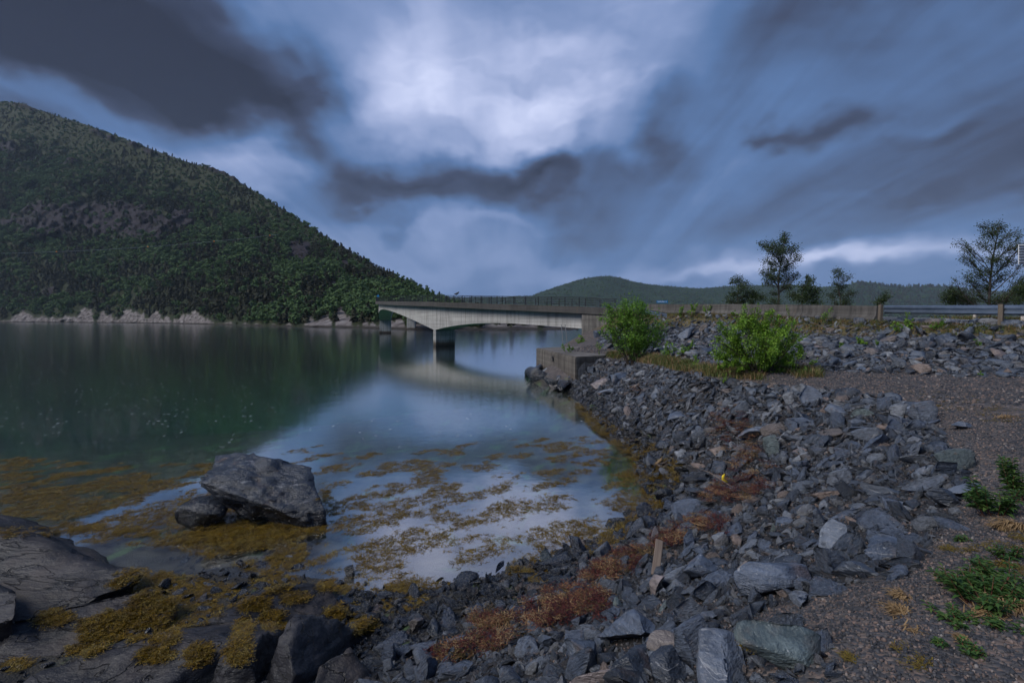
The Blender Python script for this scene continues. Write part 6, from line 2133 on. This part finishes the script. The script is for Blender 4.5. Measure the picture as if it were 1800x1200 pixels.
# red wrack line
rg = np.random.default_rng(44)
RP = []
for gx_, gy_, rx_, ry_ in WR:
    c_ = hit(gx_, gy_)
    for k in range(int(30 * math.sqrt(rx_ * ry_) / 9)):
        a = rg.uniform(0, 6.28); q = math.sqrt(rg.random())
        h_ = hit(gx_ + rx_ * q * math.cos(a), gy_ + ry_ * q * math.sin(a))
        if fbm2(h_.x, h_.y, 3.2, 8)[0] < -0.10:
            continue
        RP.append((h_.x, h_.y, h_.z + 0.06 + 0.09 * rg.random() + (0.07 if gy_ < 900 else 0)))
RP = np.array(RP)
weed('red_wrack', 'dark red and rust coloured dried seaweed line along the bank', ['weed_red', 'weed_red', 'weed_rust', 'weed_red', 'weed_brown', 'leaf_straw'], RP, 0.07, 0.20, 631, n=30, L=0.38, wdt=0.030, flat=0.62)
# moss on path and slab
MP = []
for gx_, gy_, rx_, ry_, n in ((1680, 708, 90, 14, 420), (1600, 690, 60, 6, 160), (1760, 730, 50, 14, 200), (1530, 1155, 50, 18, 160), (1320, 1185, 10, 8, 50), (1590, 1160, 40, 20, 60), (1700, 960, 60, 14, 100), (1760, 1010, 40, 20, 100), (1790, 960, 20, 30, 80)):
    for k in range(n):
        a = rg.uniform(0, 6.28); q = math.sqrt(rg.random())
        h_ = hit(gx_ + rx_ * q * math.cos(a), gy_ + ry_ * q * math.sin(a))
        if fbm2(h_.x, h_.y, 7.0, 3)[0] < 0.0 and gx_ != 1320:
            continue
        MP.append((h_.x, h_.y, h_.z + 0.008 + (0.16 if gx_ == 1320 else 0)))
weed('moss', 'yellow-brown moss patches on the gravel path', ['leaf_moss', 'leaf_moss'], np.array(MP), 0.03, 0.09, 641, n=22, L=0.35, wdt=0.03, flat=0.75)


# ------------------------------------------------------------------ grass
def blades(seed, n):
    rg = np.random.default_rng(seed)
    V_ = []
    for k in range(n):
        a = rg.uniform(0, 6.28); p = np.array([rg.normal() * 0.35, rg.normal() * 0.35, 0])
        l_ = rg.uniform(0.5, 1.1); le = rg.uniform(0.15, 0.8)
        d = np.array([math.cos(a) * le, math.sin(a) * le, 1.0])
        s_ = np.array([-math.sin(a), math.cos(a), 0]) * 0.03
        m1 = p + d * l_ * 0.5; tp_ = p + d * l_ * np.array([1.3, 1.3, 0.85])
        V_ += [p - s_, p + s_, m1 + s_ * 0.8, m1 - s_ * 0.8, m1 - s_ * 0.8, m1 + s_ * 0.8, tp_ + s_ * 0.1, tp_ - s_ * 0.1]
    V_ = np.array(V_)
    return mesh_from('blades', V_, tris_of_quads(len(V_) // 4))


GF = [proto('grass_%02d' % k, blades(700 + k, 26), M['leaf_grass'] if k < 4 else M['leaf_straw']) for k in range(6)]
GR = [(1060, 622), (1120, 622), (1200, 634), (1250, 646), (1440, 650), (1440, 664), (1340, 668), (1240, 662), (1150, 640), (1080, 632)]
x, y, z, px, py = onpix(GR, 16000, 51, (4, 13, 12, 34), lambda x, y, px, py: sstep(-0.3, 0.2, fbm2(x, y, 0.8, 19)))
P_ = [np.stack([x, y, z], 1)]
sz = [np.random.default_rng(1).uniform(0.10, 0.24, len(x)) * (1 + y / 40)]
# verge under the barriers
vr = np.random.default_rng(52)
for k in range(2600):
    s_ = vr.uniform(sb0, g1 * 0.75)
    q, r_ = rstat(s_)
    o_ = -0.35 - abs(vr.normal()) * 0.45
    xx, yy = q.x + r_.x * o_, q.y + r_.y * o_
    P_.append(np.array([[xx, yy, float(gz(xx, yy))]])); sz.append(np.array([vr.uniform(0.10, 0.26)]))
for k in range(1800):
    s_ = vr.uniform(s_at_px(1450), g1 * 0.8)
    q, r_ = rstat(s_)
    o_ = ROADW + 0.3 + abs(vr.normal()) * 2.0
    xx, yy = q.x + r_.x * o_, q.y + r_.y * o_
    P_.append(np.array([[xx, yy, float(gz(xx, yy))]])); sz.append(np.array([vr.uniform(0.2, 0.5)]))
P_ = np.concatenate(P_); sz = np.concatenate(sz)
rg = np.random.default_rng(53)
scatter('grass', GF, P_, np.stack([np.zeros(len(P_)), np.zeros(len(P_)), rg.uniform(0, 6.28, len(P_))], 1), sz, rg.integers(0, 6, len(P_)), 'rough green and straw grass along the bushes and road verge', 'grass')

# ------------------------------------------------------------------ haze
m_, t = mat('haze_air')
pv = t.n('ShaderNodeVolumePrincipled', {'Color': (0.66, 0.82, 1.0, 1), 'Density': 0.00006, 'Anisotropy': 0.0})
t.n('ShaderNodeOutputMaterial', {1: pv})
mb = MB(); mb.box((900, 1900, 345), (8800, 4800, 710))
hz = mb.build('haze', m_)
tag(hz, 'thin blue evening haze over the fjord', None, None, 'stuff')
